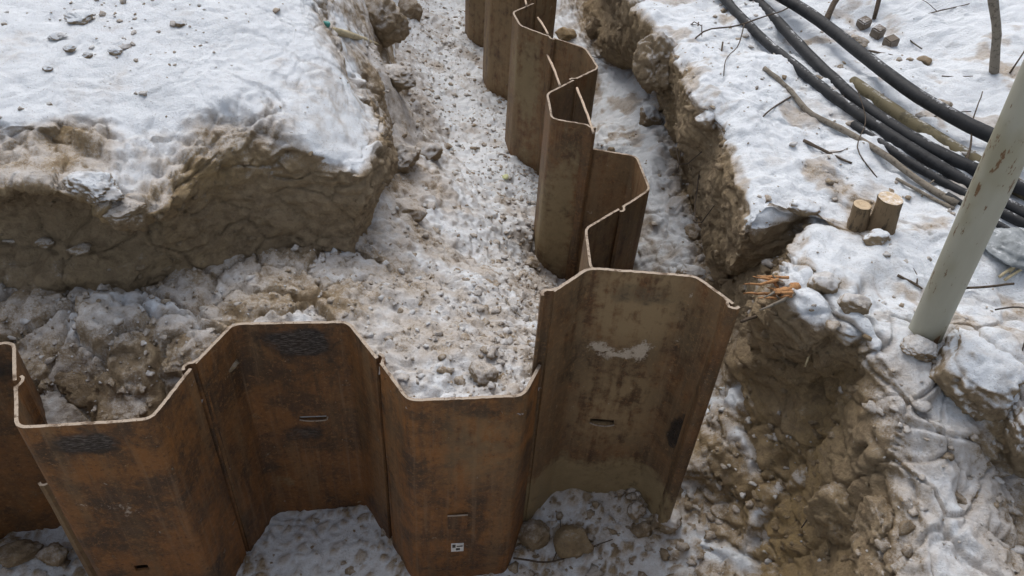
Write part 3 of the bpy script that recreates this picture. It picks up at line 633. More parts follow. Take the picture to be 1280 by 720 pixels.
ATT = ('grey', 'scorch', 'pale', 'mud', 'dark', 'hot')
def pile(pts, ztop, label, group, base=None, spots=(), slots=(), zbot=-1.6, hook_first=True, end_hook=False, mud_z=None, seed=0, prev_dir=None, hook_top=0., thick=.0105):
    L0, C1, C2, L1 = [np.asarray(p, float) for p in pts]
    d0 = (C1 - L0) / np.linalg.norm(C1 - L0); d1 = (L1 - C2) / np.linalg.norm(L1 - C2)
    line = np.concatenate([[L0 + d0 * .022], round_corner(L0, C1, C2), round_corner(C1, C2, L1), [L1 - d1 * .002]])
    full = np.concatenate([[0], np.cumsum(np.linalg.norm(np.diff(line, axis=0), axis=1))])
    mid = (C1 + C2) / 2
    uc = full[3] + np.linalg.norm(mid - line[3])          # about the middle of the flange along the strip
    base = dict(base or {})
    def attrs(U, H, V):
        a = {k: np.full(len(U), float(base.get(k, 0))) for k in ATT}
        u = U - uc
        for (k, u0, h0, ru, rh, amp) in spots:
            a[k] += amp * np.exp(-np.abs((u - u0) / ru) ** 3 - np.abs((H - h0) / rh) ** 3)
        if mud_z is not None:
            a['mud'] += sstep(mud_z + .10, mud_z - .05, V[:, 2] + .05 * fbm(V, 6, 3, 91)) * .9
        return a
    org = ((L0[0] + L1[0]) / 2, (L0[1] + L1[1]) / 2, zbot)
    sl = [(uc + u - w / 2, uc + u + w / 2, h - hh / 2, h + hh / 2) for (u, w, h, hh) in slots]
    o = ribbon('sheet_pile', line, thick, ztop, zbot, org, [M_rust, M_edge], attrs, slots=sl, seed=seed)
    tag(o, label, 'sheet pile', group)
    # the curled clutch at the starting edge, open towards the neighbour's edge
    def clutch(L, d, other, top):
        th2 = ang(d); th1 = ang(other)
        ccw = (th1 - th2) % (2 * math.pi); cw = 2 * math.pi - ccw
        r = .020
        if ccw >= cw: a = arc(L, r, th2 + .25, th2 + ccw - .75)
        else: a = arc(L, r, th2 - .25, th2 - cw + .75)
        ln = np.concatenate([[L + d * .040], a])
        def at2(U, H, V):
            q = {k: np.full(len(U), float(base.get(k, 0)) * .8) for k in ATT}; q['scorch'] *= 0
            if mud_z is not None: q['mud'] += sstep(mud_z + .1, mud_z - .05, V[:, 2]) * .8
            return q
        c = ribbon('interlock', ln, .0095, top, zbot, org, [M_rust, M_edge], at2, rows_step=.06, seed=seed + 3, parent=o)
        return c
    nb = prev_dir if prev_dir is not None else -(L1 - L0) / np.linalg.norm(L1 - L0)
    clutch(L0, d0, np.asarray(nb, float), ztop + .001 + hook_top)
    if end_hook: clutch(L1, -d1, (L1 - L0) / np.linalg.norm(L1 - L0), ztop + .001)
    o['_uc'] = 0
    f = (C2 - C1) / np.linalg.norm(C2 - C1); nrm = np.array([f[1], -f[0]])
    def at(u, h, off=0.): p = mid + f * u + nrm * (thick / 2 + off); return np.array([p[0], p[1], ztop - h]) - np.asarray(org)
    return o, at, nrm

def tube(pts, radii, n=10, smooth_path=3, jitter=0., seed=0):
    pts = np.asarray(pts, float); radii = np.asarray(radii if np.ndim(radii) else [radii] * len(pts), float)
    if smooth_path > 1 and len(pts) > 2:
        t = np.concatenate([[0], np.cumsum(np.linalg.norm(np.diff(pts, axis=0), axis=1))]); x = np.linspace(0, t[-1], (len(pts) - 1) * smooth_path + 1)
        m = np.gradient(pts, t, axis=0); k = np.clip(np.searchsorted(t, x, 'right') - 1, 0, len(t) - 2); h = (t[k+1] - t[k])[:, None]; s = ((x - t[k])[:, None]) / h
        radii = np.interp(x, t, radii)
        pts = (2*s**3-3*s**2+1)*pts[k] + (s**3-2*s**2+s)*h*m[k] + (-2*s**3+3*s**2)*pts[k+1] + (s**3-s**2)*h*m[k+1]
    T = np.gradient(pts, axis=0); T /= np.linalg.norm(T, axis=1, keepdims=True) + 1e-12
    up = np.array([0, 0, 1.]) if abs(T[0][2]) < .9 else np.array([1., 0, 0])
    V = []
    a = np.linspace(0, 2 * np.pi, n, endpoint=False)
    s_ = np.cross(T[0], up); s_ /= np.linalg.norm(s_)
    for p, t, r in zip(pts, T, radii):
        s_ = s_ - t * (s_ @ t); s_ /= np.linalg.norm(s_); w = np.cross(t, s_)
        V.append(p + r * (np.cos(a)[:, None] * s_ + np.sin(a)[:, None] * w))
    m = len(pts); V = np.concatenate(V)
    if jitter: V = V + jitter * np.stack([vnoise(V * 40 + k * 9.1 + seed, 3) for k in range(3)], 1)
    i = np.arange(m - 1)[:, None] * n + np.arange(n)[None]; j = np.arange(m - 1)[:, None] * n + (np.arange(n)[None] + 1) % n
    F = np.stack([i, j, j + n, i + n], -1).reshape(-1, 4)
    V = np.concatenate([V, pts[:1], pts[-1:]])
    k = np.arange(n)
    T1 = np.stack([np.full(n, m * n), (k + 1) % n, k], 1); T2 = np.stack([np.full(n, m * n + 1), (m - 1) * n + k, (m - 1) * n + (k + 1) % n], 1)
    return V, [F, np.concatenate([T1, T2])]

def tube_obj(name, pts, radii, m, label=None, cat=None, group=None, parent=None, n=10, smooth_path=3, jitter=0., seed=0):
    pts = np.asarray(pts, float); o0 = pts[0].copy() if parent is None else np.zeros(3)
    V, F = tube(pts - o0, radii, n, smooth_path, jitter, seed)
    o = link(name, mesh_np(name, V, F, m), parent)
    if parent is None: o.location = o0
    return tag(o, label, cat, group)

GA, GB = 'sheet piles across the pit front', 'sheet piles receding up the trench'
A = [np.array(p) for p in A_PTS]
# row across the front
p0, at0, n0 = pile((A[0], A[1], A[2], A[3]), 0, 'rusty sheet pile cut off by the left edge of the photo, slot on its face', GA, {'hot': .5, 'grey': .1},
    [('scorch', .1, .1, .12, .09, .7), ('mud', .1, .75, .1, .08, .3)], slots=[(.115, .06, .47, .016)], seed=1)
p1, at1, n1 = pile((A[3], A[4], A[5], A[6]), 0, 'orange-brown sheet pile bulging forward at the far left, with pale scabs and square hole', GA, {'hot': .75, 'grey': .05},
    [('scorch', -.02, .085, .12, .055, 1.0), ('scorch', -.28, .25, .05, .25, .4), ('pale', -.02, .40, .05, .035, .45), ('pale', .035, .44, .04, .025, .5), ('pale', -.10, .39, .03, .015, .45), ('pale', .0, .46, .02, .02, .4), ('dark', -.02, .2, .1, .1, .1)],
    slots=[(-0.022, .045, 0.772, .035)], seed=2, prev_dir=A[2] - A[3])
p2, at2, n2_ = pile((A[6], A[7], A[8], A[9]), 0, 'sheet pile bending away with burnt black patch at its rim and bright-lipped slot', GA, {'hot': .55, 'grey': .05},
    [('scorch', .03, .09, .11, .075, 1.15), ('scorch', -.13, .06, .07, .05, .5), ('scorch', .0, .565, .08, .055, .8), ('dark', .0, .57, .05, .03, .15), ('scorch', -.1, .62, .05, .1, .35), ('mud', -.12, .86, .04, .05, .55)],
    slots=[(.025, .098, .478, .018)], seed=3, prev_dir=A[5] - A[6])
p3, at3, n3_ = pile((A[9], A[10], A[11], A[12]), 0, 'middle sheet pile bulging towards the viewer, carrying a small plate and a white tag', GA, {'hot': .85, 'grey': .05},
    [('scorch', .06, .06, .12, .045, .5), ('grey', .05, .25, .13, .2, .45), ('scorch', -.30, .4, .05, .6, .35)], seed=4, prev_dir=A[8] - A[9])
p4, at4, n4_ = pile((A[12], A[13], A[14], A[15]), .30, 'tallest sheet pile bending away, grey muddy rim, peeling pale patch and slot below it', GA, {'hot': .12, 'grey': .25},
    [('grey', -.0, .13, .17, .19, .95), ('grey', 0., .62, .15, .22, .75), ('scorch', .02, .085, .13, .06, .62), ('pale', -.10, .335, .05, .055, .62), ('pale', -.01, .355, .07, .04, .62), ('pale', .055, .31, .03, .05, .5), ('pale', .06, .37, .025, .05, .5),
     ('dark', .27, .66, .05, .09, 1.0), ('dark', .31, .60, .05, .09, .7), ('pale', .17, .2, .01, .25, .33)],
    slots=[(-.028, .088, .712, .024)], mud_z=-.66, seed=5, end_hook=True, prev_dir=A[11] - A[12])
# row going back
Bp = [np.array(p) for p in B_PTS]
lab = ['dark sheet pile right behind the tall pile, its rim lower than the others', 'dark sheet pile bulging to the right, low rim, second behind the tall pile',
       'red-brown sheet pile with large mud smear down its left face, rod leaning across its rim', 'sheet pile bulging right over the snow strip, between the two leaning rods',
       'olive-stained sheet pile bulging left in the upper middle, a rod inside its open rim', 'brown sheet pile behind the olive-stained one, its rim leaving the photo at the top',
       'sheet pile at top centre showing only its lower faces above a clod', 'far sheet pile hidden mostly behind its neighbours at top', 'farthest sheet pile whose narrow face shows at the top of the photo']
zt = [-.12, -.12, 0, 0, 0, .02, .02, .02, .02]
bs = [{'grey': .45, 'hot': 0}, {'grey': .4, 'hot': .1}, {'grey': .3, 'hot': .25}, {'grey': .5, 'hot': .4}, {'grey': .55, 'hot': .3}, {'grey': .65, 'hot': .2}, {'grey': .75, 'hot': .2}, {'grey': .75, 'hot': .2}, {'grey': .75, 'hot': .2}]
sp = [[('scorch', 0, .2, .1, .2, .3)], [('scorch', .0, .3, .1, .3, .35)],
      [('mud', -.1, .62, .17, .36, .75), ('pale', .05, .17, .02, .09, .42), ('mud', -.22, .4, .05, .6, .45), ('scorch', .2, .4, .06, .3, .5)],
      [('mud', 0, .3, .1, .3, .45)], [('mud', -.1, .3, .14, .24, .62), ('mud', -.2, .6, .07, .7, .4)], [], [], [], []]
for k in range(9):
    q = Bp[3 * k:3 * k + 4]
    pile((q[0], q[1], q[2], q[3]), zt[k], lab[k], GB, bs[k], sp[k], seed=20 + k, prev_dir=(Bp[3 * k - 1] - Bp[3 * k]) if k else None)

# fittings on the front piles
def lip(parent, at, u0, u1, h, sag, end=0.):
    pts = [at(u0, h - .002, .001), at(u0 + .2 * (u1 - u0), h + sag * .7, .004), at((u0 + u1) / 2, h + sag, .006), at(u0 + .8 * (u1 - u0), h + sag * .7, .005), at(u1, h - .001, .003)]
    if end: pts.append(at(u1 + .004, h - end, .004))
    tube_obj('slot_lip', pts, [.0028] * len(pts), M_edge, parent=parent, n=7)
lip(p2, at2, -.025, .074, .488, .001, .017)
lip(p4, at4, -.073, .017, .724, .006)
lip(p0, at0, .082, .145, .479, .002)
def box(c, sx, sy, sz, bev=.0):
    V = np.array([(x * sx / 2, y * sy / 2, z * sz / 2) for x in (-1, 1) for y in (-1, 1) for z in (-1, 1)]) + np.asarray(c)
    F = np.array([(0, 1, 3, 2), (4, 6, 7, 5), (0, 4, 5, 1), (2, 3, 7, 6), (0, 2, 6, 4), (1, 5, 7, 3)])
    return V, F
def plate(name, at, u, h, w, hh, t, m, parent, off=0., att=None):
    c = [at(u - w/2, h - hh/2, off), at(u + w/2, h - hh/2, off), at(u + w/2, h + hh/2, off), at(u - w/2, h + hh/2, off)]
    d = [at(u - w/2, h - hh/2, off + t), at(u + w/2, h - hh/2, off + t), at(u + w/2, h + hh/2, off + t), at(u - w/2, h + hh/2, off + t)]
    V = np.array(c + d); F = np.array([(4, 5, 6, 7)[::-1], (0, 1, 5, 4)[::-1], (1, 2, 6, 5)[::-1], (2, 3, 7, 6)[::-1], (3, 0, 4, 7)[::-1]])
    return link(name, mesh_np(name, V, F, m, {k: np.full(8, v) for k, v in (att or {}).items()}, smooth=False), parent)
plate('cover_plate', at3, -.018, .655, .070, .085, .006, [M_rust], p3, 0., {'hot': .7, 'scorch': .15})
tube_obj('plate_rim', [at3(-.054, .612, .006), at3(-.02, .609, .008), at3(.018, .611, .006)], .003, M_edge, parent=p3, n=6)
tg = plate('tag', at3, -.016, .825, .046, .052, .003, M_tagp, p3, .001); tg['label'] = 'small white square tag with dark smears'
for (du, dh, w, hh) in ((-.013, -.012, .012, .020), (.008, -.010, .022, .007), (.002, .010, .015, .013)):
    plate('smear', at3, -.016 + du, .825 + dh, w, hh, .0008, M_tagd, tg, .0042)
# lower clutch strip standing along the left edge of the first bulging pile
b0 = np.array([-1.437, 1.455]); 
ribbon('interlock', np.concatenate([[b0 + (.012, .03)], arc(b0, .017, 1.2, -2.6)]), .009, -.37, -1.6, tuple(p1.location), [M_rust, M_edge], lambda U, H, V: {k: np.full(len(U), {'grey': .6}.get(k, 0.)) for k in ATT}, rows_step=.06, parent=p1)

# ------------------------------------------------------------------ clods, stones, slabs
import bmesh
def ico(sub):
    bm = bmesh.new(); bmesh.ops.create_icosphere(bm, subdivisions=sub, radius=1.)
    V = np.array([v.co[:] for v in bm.verts]); F = np.array([[v.index for v in f.verts] for f in bm.faces]); bm.free(); return V, F
ICO = {s: ico(s) for s in (1, 2, 3, 4, 5)}
def clod_mesh(size, seed, snow, sub=4, cuts=9, tone=0., rough_=.12, rot=(0, 0, 0)):
    r = np.random.default_rng(seed); V, F = ICO[sub]; V = V.copy()
    for k in range(cuts):
        d = r.normal(size=3); d /= np.linalg.norm(d); lim = r.uniform(.55, .9)
        e = V @ d - lim; V -= np.where(e > 0, e * .9, 0)[:, None] * d
    nn = V / np.linalg.norm(V, axis=1, keepdims=True)
    f1, f2, cid = voro(V * [1, 1, 1.3] + seed * 1.7 + .25 * fbm(V, 2.5, 2, 7)[:, None], 1.7, seed % 70)
    V = V + nn * (rough_ * fbm(V + seed * 3.7, 1.6, 5, seed % 90, .62) + (.03 if sub > 3 else .02) * fbm(V + seed, 7, 4, 4, .65) + rough_ * .9 * (cid - .5) - rough_ * .6 * (1 - sstep(0, .12, f2 - f1)))[:, None]
    V = V * (np.array(size) / 2)
    if any(rot): V = V @ np.array(Matrix.Rotation(rot[2], 3, 'Z') @ Matrix.Rotation(rot[1], 3, 'Y') @ Matrix.Rotation(rot[0], 3, 'X')).T
    a, b, c = V[F[:, 0]], V[F[:, 1]], V[F[:, 2]]; fn = np.cross(b - a, c - a); N_ = np.zeros_like(V)
    for k in range(3): np.add.at(N_, F[:, k], fn)
    N_ /= np.linalg.norm(N_, axis=1, keepdims=True) + 1e-12
    s = (.12 + snow) * sstep(.05, .8, N_[:, 2]) + .25 * fbm(V, 14, 3, seed % 50) - .05
    return V, F, s, np.full(len(V), float(tone))
def clod(pos, size, label, seed, snow=.5, name='soil_clod', cat='clod', group=None, sink=.25, tone=0., sub=4, rot=(0, 0, 0), cuts=9, rough_=.12, rest=True):
    V, F, s, t = clod_mesh(size, seed, snow, sub, cuts, tone, rough_, rot)
    z = pos[2]
    o = link(name, mesh_np(name, V, F, M_ground, {'snow': s, 'tone': t}))
    o.location = (pos[0], pos[1], z + size[2] * (.5 - sink) if rest else z)
    return tag(o, label, cat, group)
SB = 'stones lying on the snow of the left bank'
clod((-0.073, 1.777, -0.08), (.105, .10, .085), 'largest rounded soil clod just behind the rim of the tagged middle pile', 1, .35)
clod((0.317, 1.732, -0.958), (.155, .15, .13), 'rounded sandy boulder on the pit floor in front of the tall pile', 2, .1, 'boulder', 'stone', tone=.4, cuts=3, rough_=.08, sink=.35)
clod((0.162, 1.753, -0.957), (.13, .12, .11), 'grey stone wedged between the sandy boulder and the middle pile', 3, .2, 'stone', 'stone', cuts=4, sink=.3)
clod((-1.76, 1.511, -0.968), (.17, .10, .07), 'flat brown stone slab at the bottom left corner of the pit floor', 4, .15, 'stone', 'stone', rot=(0, .2, .6), sink=.2)
clod((-1.622, 1.521, -0.989), (.12, .11, .10), 'angular brown stone at bottom left beside the lower clutch strip', 5, .3, 'stone', 'stone', sink=.2)
clod((0.406, 5.11, -0.327), (.11, .09, .17), 'dark upright stone on the snow strip at the top of the photo', 6, .1, 'stone', 'stone', sink=.2)
clod((0.226, 5.225, -0.425), (.16, .14, .11), 'tan stone against the back of the olive-stained pile', 7, .15, 'stone', 'stone', tone=.6)
clod((-0.943, 4.747, -0.258), (.34, .30, .34), 'tall dark earth clod at the top end of the left bank', 8, .3, 'earth_clod', 'clod', sub=5, sink=.3)
clod((-0.976, 6.201, -0.767), (.20, .2, .22), 'smaller dark earth clod just right of the tall dark one', 9, .3, 'earth_clod', 'clod', sink=.3)
clod((-0.767, 4.154, -0.27), (.26, .2, .17), 'brown lump with snowy top on the slope below the wooden slat', 10, .6, 'earth_clod', 'clod', sub=5, sink=.5)
clod((-0.647, 3.573, -0.4), (.24, .24, .16), 'cracked lump slumped beside the corner of the frozen bank', 11, .5, 'earth_clod', 'clod', sub=5, sink=.5)
clod((-0.527, 3.892, -0.57), (.17, .17, .13), 'rounded brown lump ending the slump in mid trench', 12, .55, 'earth_clod', 'clod', sink=.45)
clod((-0.542, 3.107, -0.4), (.22, .18, .12), 'low lump of soil at the foot of the bank corner', 13, .5, 'earth_clod', 'clod', sink=.5)
clod((-0.225, 5.44, -0.851), (.13, .12, .11), 'snow-dusted clod leaning on the foot of the pile at top centre', 14, .6, sink=.25)
clod((0.619, 3.7, 0.174), (.24, .24, .30), 'brown clod bulging from the cut face of the right bank near the top', 15, .5, 'earth_clod', 'clod', sub=5, rest=False)
clod((0.541, 4.25, 0.201), (.20, .2, .22), 'dark clod above the snow strip at the top end of the right bank', 16, .45, 'earth_clod', 'clod', rest=False)
clod((-1.296, 1.79, -0.21), (.40, .30, .08), 'large tilted slab of pale frozen soil inside the leftmost bulging pile', 17, .02, 'soil_slab', 'soil slab', sub=5, rot=(.75, .05, .25), rest=False, cuts=12)
clod((-1.469, 1.795, -0.22), (.24, .14, .08), 'upright snow-edged soil slab next to the leftmost web', 18, .25, 'soil_slab', 'soil slab', sub=5, rot=(.9, -.2, 1.1), rest=False, cuts=12)
clod((-1.034, 1.828, -0.12), (.26, .22, .08), 'soil slab between two bulging piles with a dark gap under it', 19, .15, 'soil_slab', 'soil slab', sub=5, rot=(.3, .25, -.2), rest=False, cuts=12)
for i, (p, sz, lb) in enumerate((((-1.554, 2.783, 0.456), .055, 'biggest stone on the snow of the left bank'), ((-1.393, 3.023, 0.477), .05, 'grey stone alone near the top of the snowy left bank'),
    ((-1.777, 2.99, 0.482), .13, 'long flat snow-covered clod at top left'), ((-1.791, 2.831, 0.478), .07, 'flat dark clod below the long flat one at top left'), ((-1.725, 2.608, 0.458), .035, 'small dark stone on snow nearest the left brow'),
    ((-1.645, 2.742, 0.454), .04, 'small greenish stone left of the biggest stone on the left bank'), ((-1.721, 2.764, 0.463), .05, 'low stone beside the small greenish stone on the left bank'))):
    clod(p, (sz * 1.0, sz * .85, sz * (.35 if i in (2, 3) else .6)), lb, 30 + i, .95, 'stone', 'stone', SB, sink=.3, cuts=6)
clod((-1.319, 2.02, 0.377), (.20, .13, .11), 'white snow lump hanging on the brow of the left bank', 40, .85, 'snow_clod', 'clod', sink=.55, sub=5)
clod((-1.233, 2.006, 0.298), (.17, .11, .10), 'brown lump drooping lowest from the left brow under the white snow lump', 41, .45, 'earth_clod', 'clod', sink=.5, sub=5)
clod((-1.555, 2.338, 0.352), (.12, .09, .08), 'round dark earth lump set in the brow at the left', 42, .1, 'earth_clod', 'clod', sink=.5, tone=.5)
clod((-1.644, 2.143, 0.035), (.065, .05, .035), 'pale stone stuck in the dark face under the left brow', 43, .55, 'stone', 'stone', sink=.4)
clod((-1.507, 2.124, 0.035), (.10, .06, .04), 'pale flat stone right of the smaller one in the dark face', 44, .4, 'stone', 'stone', sink=.4)
clod((0.985, 1.986, 0.229), (.11, .10, .09), 'frosted block on the rim of the right bank beside the broken root', 45, .8, 'snow_clod', 'clod', sink=.3)
clod((1.051, 1.879, 0.253), (.10, .08, .07), 'grey lump between the frosted block and the leaning pole', 46, .6, 'soil_clod', 'clod', sink=.35)
clod((1.373, 1.679, 0.199), (.30, .34, .22), 'large snowy clod right of the foot of the leaning pole', 47, 1.0, 'snow_clod', 'clod', sub=5, sink=.42, rough_=.09)
clod((1.46, 1.511, 0.143), (.14, .16, .15), 'snowy clod at the right edge beyond the dark crevice', 48, .9, 'snow_clod', 'clod', sub=5, sink=.3)
clod((1.225, 1.746, 0.226), (.12, .10, .07), 'frozen mud collar at the foot of the leaning pole', 49, .7, 'soil_clod', 'clod', sink=.45, sub=5, rough_=.1)
clod((1.113, 1.525, -0.259), (.26, .26, .24), 'lowest bulge of bare soil at the lower right', 51, .12, 'earth_clod', 'clod', sub=5, sink=.65, tone=.3)
clod((1.108, 1.34, -0.083), (.2, .2, .2), 'bare soil bulge right of the lowest one at lower right', 52, .15, 'earth_clod', 'clod', sub=5, sink=.65)
clod((-0.566, 1.914, -1.041), (.05, .045, .04), 'small mud ball against the trough wall of the slotted pile', 53, .05, 'mud_ball', 'clod', sink=.1, sub=3)
clod((0.097, 3.292, -0.84), (.08, .075, .07), 'fist-sized clod at the foot of the mud-smeared pile', 54, .35, sink=.25)
clod((-0.46, 4.275, -0.759), (.06, .06, .045), 'small clod in the middle of the trench floor above the pale green ball', 55, .3, sink=.3)
clod((0.83, 2.884, -0.487), (.14, .10, .08), 'snow-topped clod at the near end of the strip behind the tall pile', 56, .8, 'soil_clod', 'clod', sink=.3)
clod((0.495, 3.923, -0.486), (.05, .05, .04), 'dark clod on the strip beside the low-rimmed piles', 57, .25, sink=.2)
clod((0.992, 2.367, 0.272), (.13, .08, .06), 'broken snow crust over the notch in the right bank', 58, 1., 'snow_clod', 'clod', sink=.3)
clod((1.21, 2.195, 0.287), (.10, .08, .07), 'snow heaped against the foot of the taller stump', 65, 1.2, 'snow_clod', 'clod', sink=.45, rough_=.08)
clod((0.686, 1.806, -0.87), (.12, .10, .10), 'frosty clod at the lower right corner of the tall pile', 66, .6, sink=.3)
clod((0.556, 1.837, -0.853), (.10, .08, .07), 'flat broken clod under the muddy foot of the tall pile', 67, .4, sink=.3)
clod((0.722, 4.208, -0.424), (.17, .15, .13), 'snow-covered lump at the foot of the right bank near its bulging clod', 68, 1.0, 'snow_clod', 'clod', sink=.3)
clod((0.815, 3.647, -0.299), (.12, .12, .11), 'half snowy clod fallen against the brown cut face', 69, .7, 'soil_clod', 'clod', sink=.3)
clod((0.886, 3.191, -0.468), (.13, .12, .10), 'loose brown clod low on the cut face, behind the tall pile', 70, .3, 'earth_clod', 'clod', sink=.4)
clod((0.769, 3.05, 0.226), (.13, .11, .10), 'snowy lump on the brow where the right bank is notched', 71, .9, 'snow_clod', 'clod', sink=.45)
clod((-0.089, 4.033, -0.788), (.042, .04, .034), 'crumpled pale green ball lying on the trench snow', 59, 0, 'crumpled_ball', 'ball', sink=.15, sub=3).data.materials[0] = M_lime
clod((-0.941, 3.519, 0.301), (.05, .04, .03), 'scrap of teal plastic on the snow left of the wooden slat', 60, 0, 'plastic_scrap', 'scrap', sink=.2, sub=3).data.materials[0] = M_teal

# crumbs of soil nobody could count
def crumbs(name, src, n, sizes, weight, seed, snow=.5, tone=0.):
    P, N_, s, F = src; r = np.random.default_rng(seed)
    a, b, c = P[F[:, 0]], P[F[:, 1]], P[F[:, 2]]
    area = np.linalg.norm(np.cross(b - a, c - a), axis=1); cen = P[F].mean(1)
    w = area * weight(cen, N_[F[:, 0]], s[F[:, 0]]); w = np.clip(w, 0, None)
    pick = r.choice(len(F), n, p=w / w.sum())
    V1, F1 = ICO[2]; Vs, Fs, S = [], [], []
    for k, f in enumerate(pick):
        sz = sizes[0] * (sizes[1] / sizes[0]) ** (r.random() ** 3.2)
        d = r.normal(size=(4, 3)); d /= np.linalg.norm(d, axis=1, keepdims=True); V = V1.copy()
        for q in d:
            e = V @ q - .6; V -= np.where(e > 0, e, 0)[:, None] * q
        V = V * (1 + .22 * r.normal(size=(len(V), 1))) * np.array([sz * r.uniform(.8, 1.5), sz * r.uniform(.7, 1.2), sz * r.uniform(.5, .9)])
        t = r.random() * 6.28; V = V @ np.array([[math.cos(t), math.sin(t), 0], [-math.sin(t), math.cos(t), 0], [0, 0, 1]])
        S.append(snow * r.uniform(.3, 1.1) * sstep(-.6, .7, V1[:, 2]))
        Vs.append(V + cen[f] + (0, 0, sz * .12)); Fs.append(F1 + k * len(V1))
    V = np.concatenate(Vs); S = np.concatenate(S)
    tag(link(name, mesh_np(name, V, np.concatenate(Fs), M_ground, {'snow': S, 'tone': np.full(len(V), tone)})), kind='stuff')
crumbs('soil_crumbs', FV, 6500, (.004, .021), lambda c, n, s: (n[:, 2] > .5) * (c[:, 1] < 7) * (.25 + 1.6 * np.exp(-((c[:, 0] - .05) / .22) ** 2) + .8 * (c[:, 1] > 3.8) + .8 * (c[:, 1] < 2.6)) * (c[:, 0] > -1.9), 1, .8)
crumbs('soil_crumbs', LBV, 700, (.004, .02), lambda c, n, s: (n[:, 2] > .75) * (c[:, 1] < 6) * (c[:, 0] > -3.8) * np.clip(fbm(c, 2.5, 2, 9) + .35, .03, 2), 2, .8)
crumbs('soil_crumbs', LBV, 900, (.004, .018), lambda c, n, s: (n[:, 2] < .45) * (c[:, 1] < 3.2) * (c[:, 0] > -2.6), 5, .12)
crumbs('soil_crumbs', RV, 1300, (.004, .02), lambda c, n, s: (n[:, 2] < .5) * (c[:, 0] < 1.4) * (c[:, 1] < 4.6) * (c[:, 1] > 1.), 6, .12)
crumbs('soil_crumbs', PV, 800, (.005, .03), lambda c, n, s: (c[:, 1] > 1.2) * (.4 + 3 * (c[:, 0] > .08)), 3, .5)
crumbs('soil_crumbs', RV, 1500, (.004, .024), lambda c, n, s: (n[:, 2] > .35) * (c[:, 0] < 1.7) * (c[:, 1] < 4.2) * (c[:, 1] > 1.) * (.3 + 1.0 * (s < .6)), 4, .75)

# ------------------------------------------------------------------ right bank: cables, wood, pole
def gavg(x, y, r=.07):
    return float(np.mean([ground(x + dx, y + dy) for dx in (-r, 0, r) for dy in (-r, 0, r)]))
def lay(pts, r, lift=.5, sm=True):
    P = np.array([[p[0], p[1], gavg(p[0], p[1]) + r * lift] for p in pts])
    if sm and len(P) > 3:
        t = np.concatenate([[0], np.cumsum(np.linalg.norm(np.diff(P[:, :2], axis=0), axis=1))])
        P[:, 2] = .12 * P[:, 2] + .88 * np.polyval(np.polyfit(t, P[:, 2], 2), t)
        for k in (0, 1): P[:, k] = np.polyval(np.polyfit(t, P[:, k], 3 if len(P) > 5 else 2), t)
    return P
def extend(P, a, b):
    P = np.asarray(P)
    if a: P = np.vstack([P[0] + (P[0] - P[1]) / np.linalg.norm(P[0] - P[1]) * a, P])
    if b: P = np.vstack([P, P[-1] + (P[-1] - P[-2]) / np.linalg.norm(P[-1] - P[-2]) * b])
    return P
GC = 'black cables lying across the right bank'
def cable(pts, r, lift, label, a=0, b=0, m=None, name='cable', cat='cable', group=GC, dz=0.):
    P = lay(pts, r, lift); P[:, 2] += dz
    P = extend(P, a, b)
    tube_obj(name, P, [r] * len(P), m or M_cable, label, cat, group, n=14, smooth_path=8, jitter=.003, seed=int(r * 1e4))
cable([(1.138, 4.087, 0.363), (1.313, 3.849, 0.335), (1.423, 3.266, 0.371), (1.606, 3.03, 0.337), (1.719, 2.72, 0.372), (1.844, 2.607, 0.356)], .028, .8, 'uppermost and thickest black cable, crossing behind the leaning pole', 1.5, 1.5, dz=.05)
cable([(1.117, 4.114, 0.351), (1.16, 3.806, 0.349), (1.237, 3.64, 0.305), (1.281, 3.277, 0.35), (1.376, 3.059, 0.341), (1.482, 2.808, 0.344), (1.581, 2.637, 0.341), (1.662, 2.555, 0.335), (1.808, 2.484, 0.32)], .025, .9, 'black cable between the olive pipe and the lowest long cable', 1.5, 1.2)
cable([(0.933, 4.32, 0.334), (0.985, 3.85, 0.337), (1.086, 3.643, 0.311), (1.199, 3.325, 0.323), (1.297, 3.033, 0.337), (1.422, 2.815, 0.334), (1.529, 2.63, 0.33), (1.591, 2.487, 0.339), (1.746, 2.354, 0.333)], .0225, .8, 'long black cable nearest the trench, half sunk in snow', 1.2, 1.2)
cable([(1.309, 2.92, 0.321), (1.398, 2.726, 0.328), (1.513, 2.575, 0.321), (1.577, 2.457, 0.331), (1.727, 2.3, 0.323)], .017, .5, 'thinner black cable hugging the underside of the long one', 0, 1.)
cable([(1.58, 2.378, 0.32), (1.641, 2.308, 0.309), (1.702, 2.197, 0.311)], .013, .6, 'thin black cable emerging behind the pole at the right edge', 0.1, .6)
cable([(1.365, 3.234, 0.364), (1.508, 3.098, 0.336), (1.587, 2.831, 0.357), (1.67, 2.64, 0.357), (1.82, 2.516, 0.323)], .029, .35, 'olive brown pipe lying under the uppermost black cable', 0, 1.2, M_olive, 'pipe', 'pipe', None, -.012)

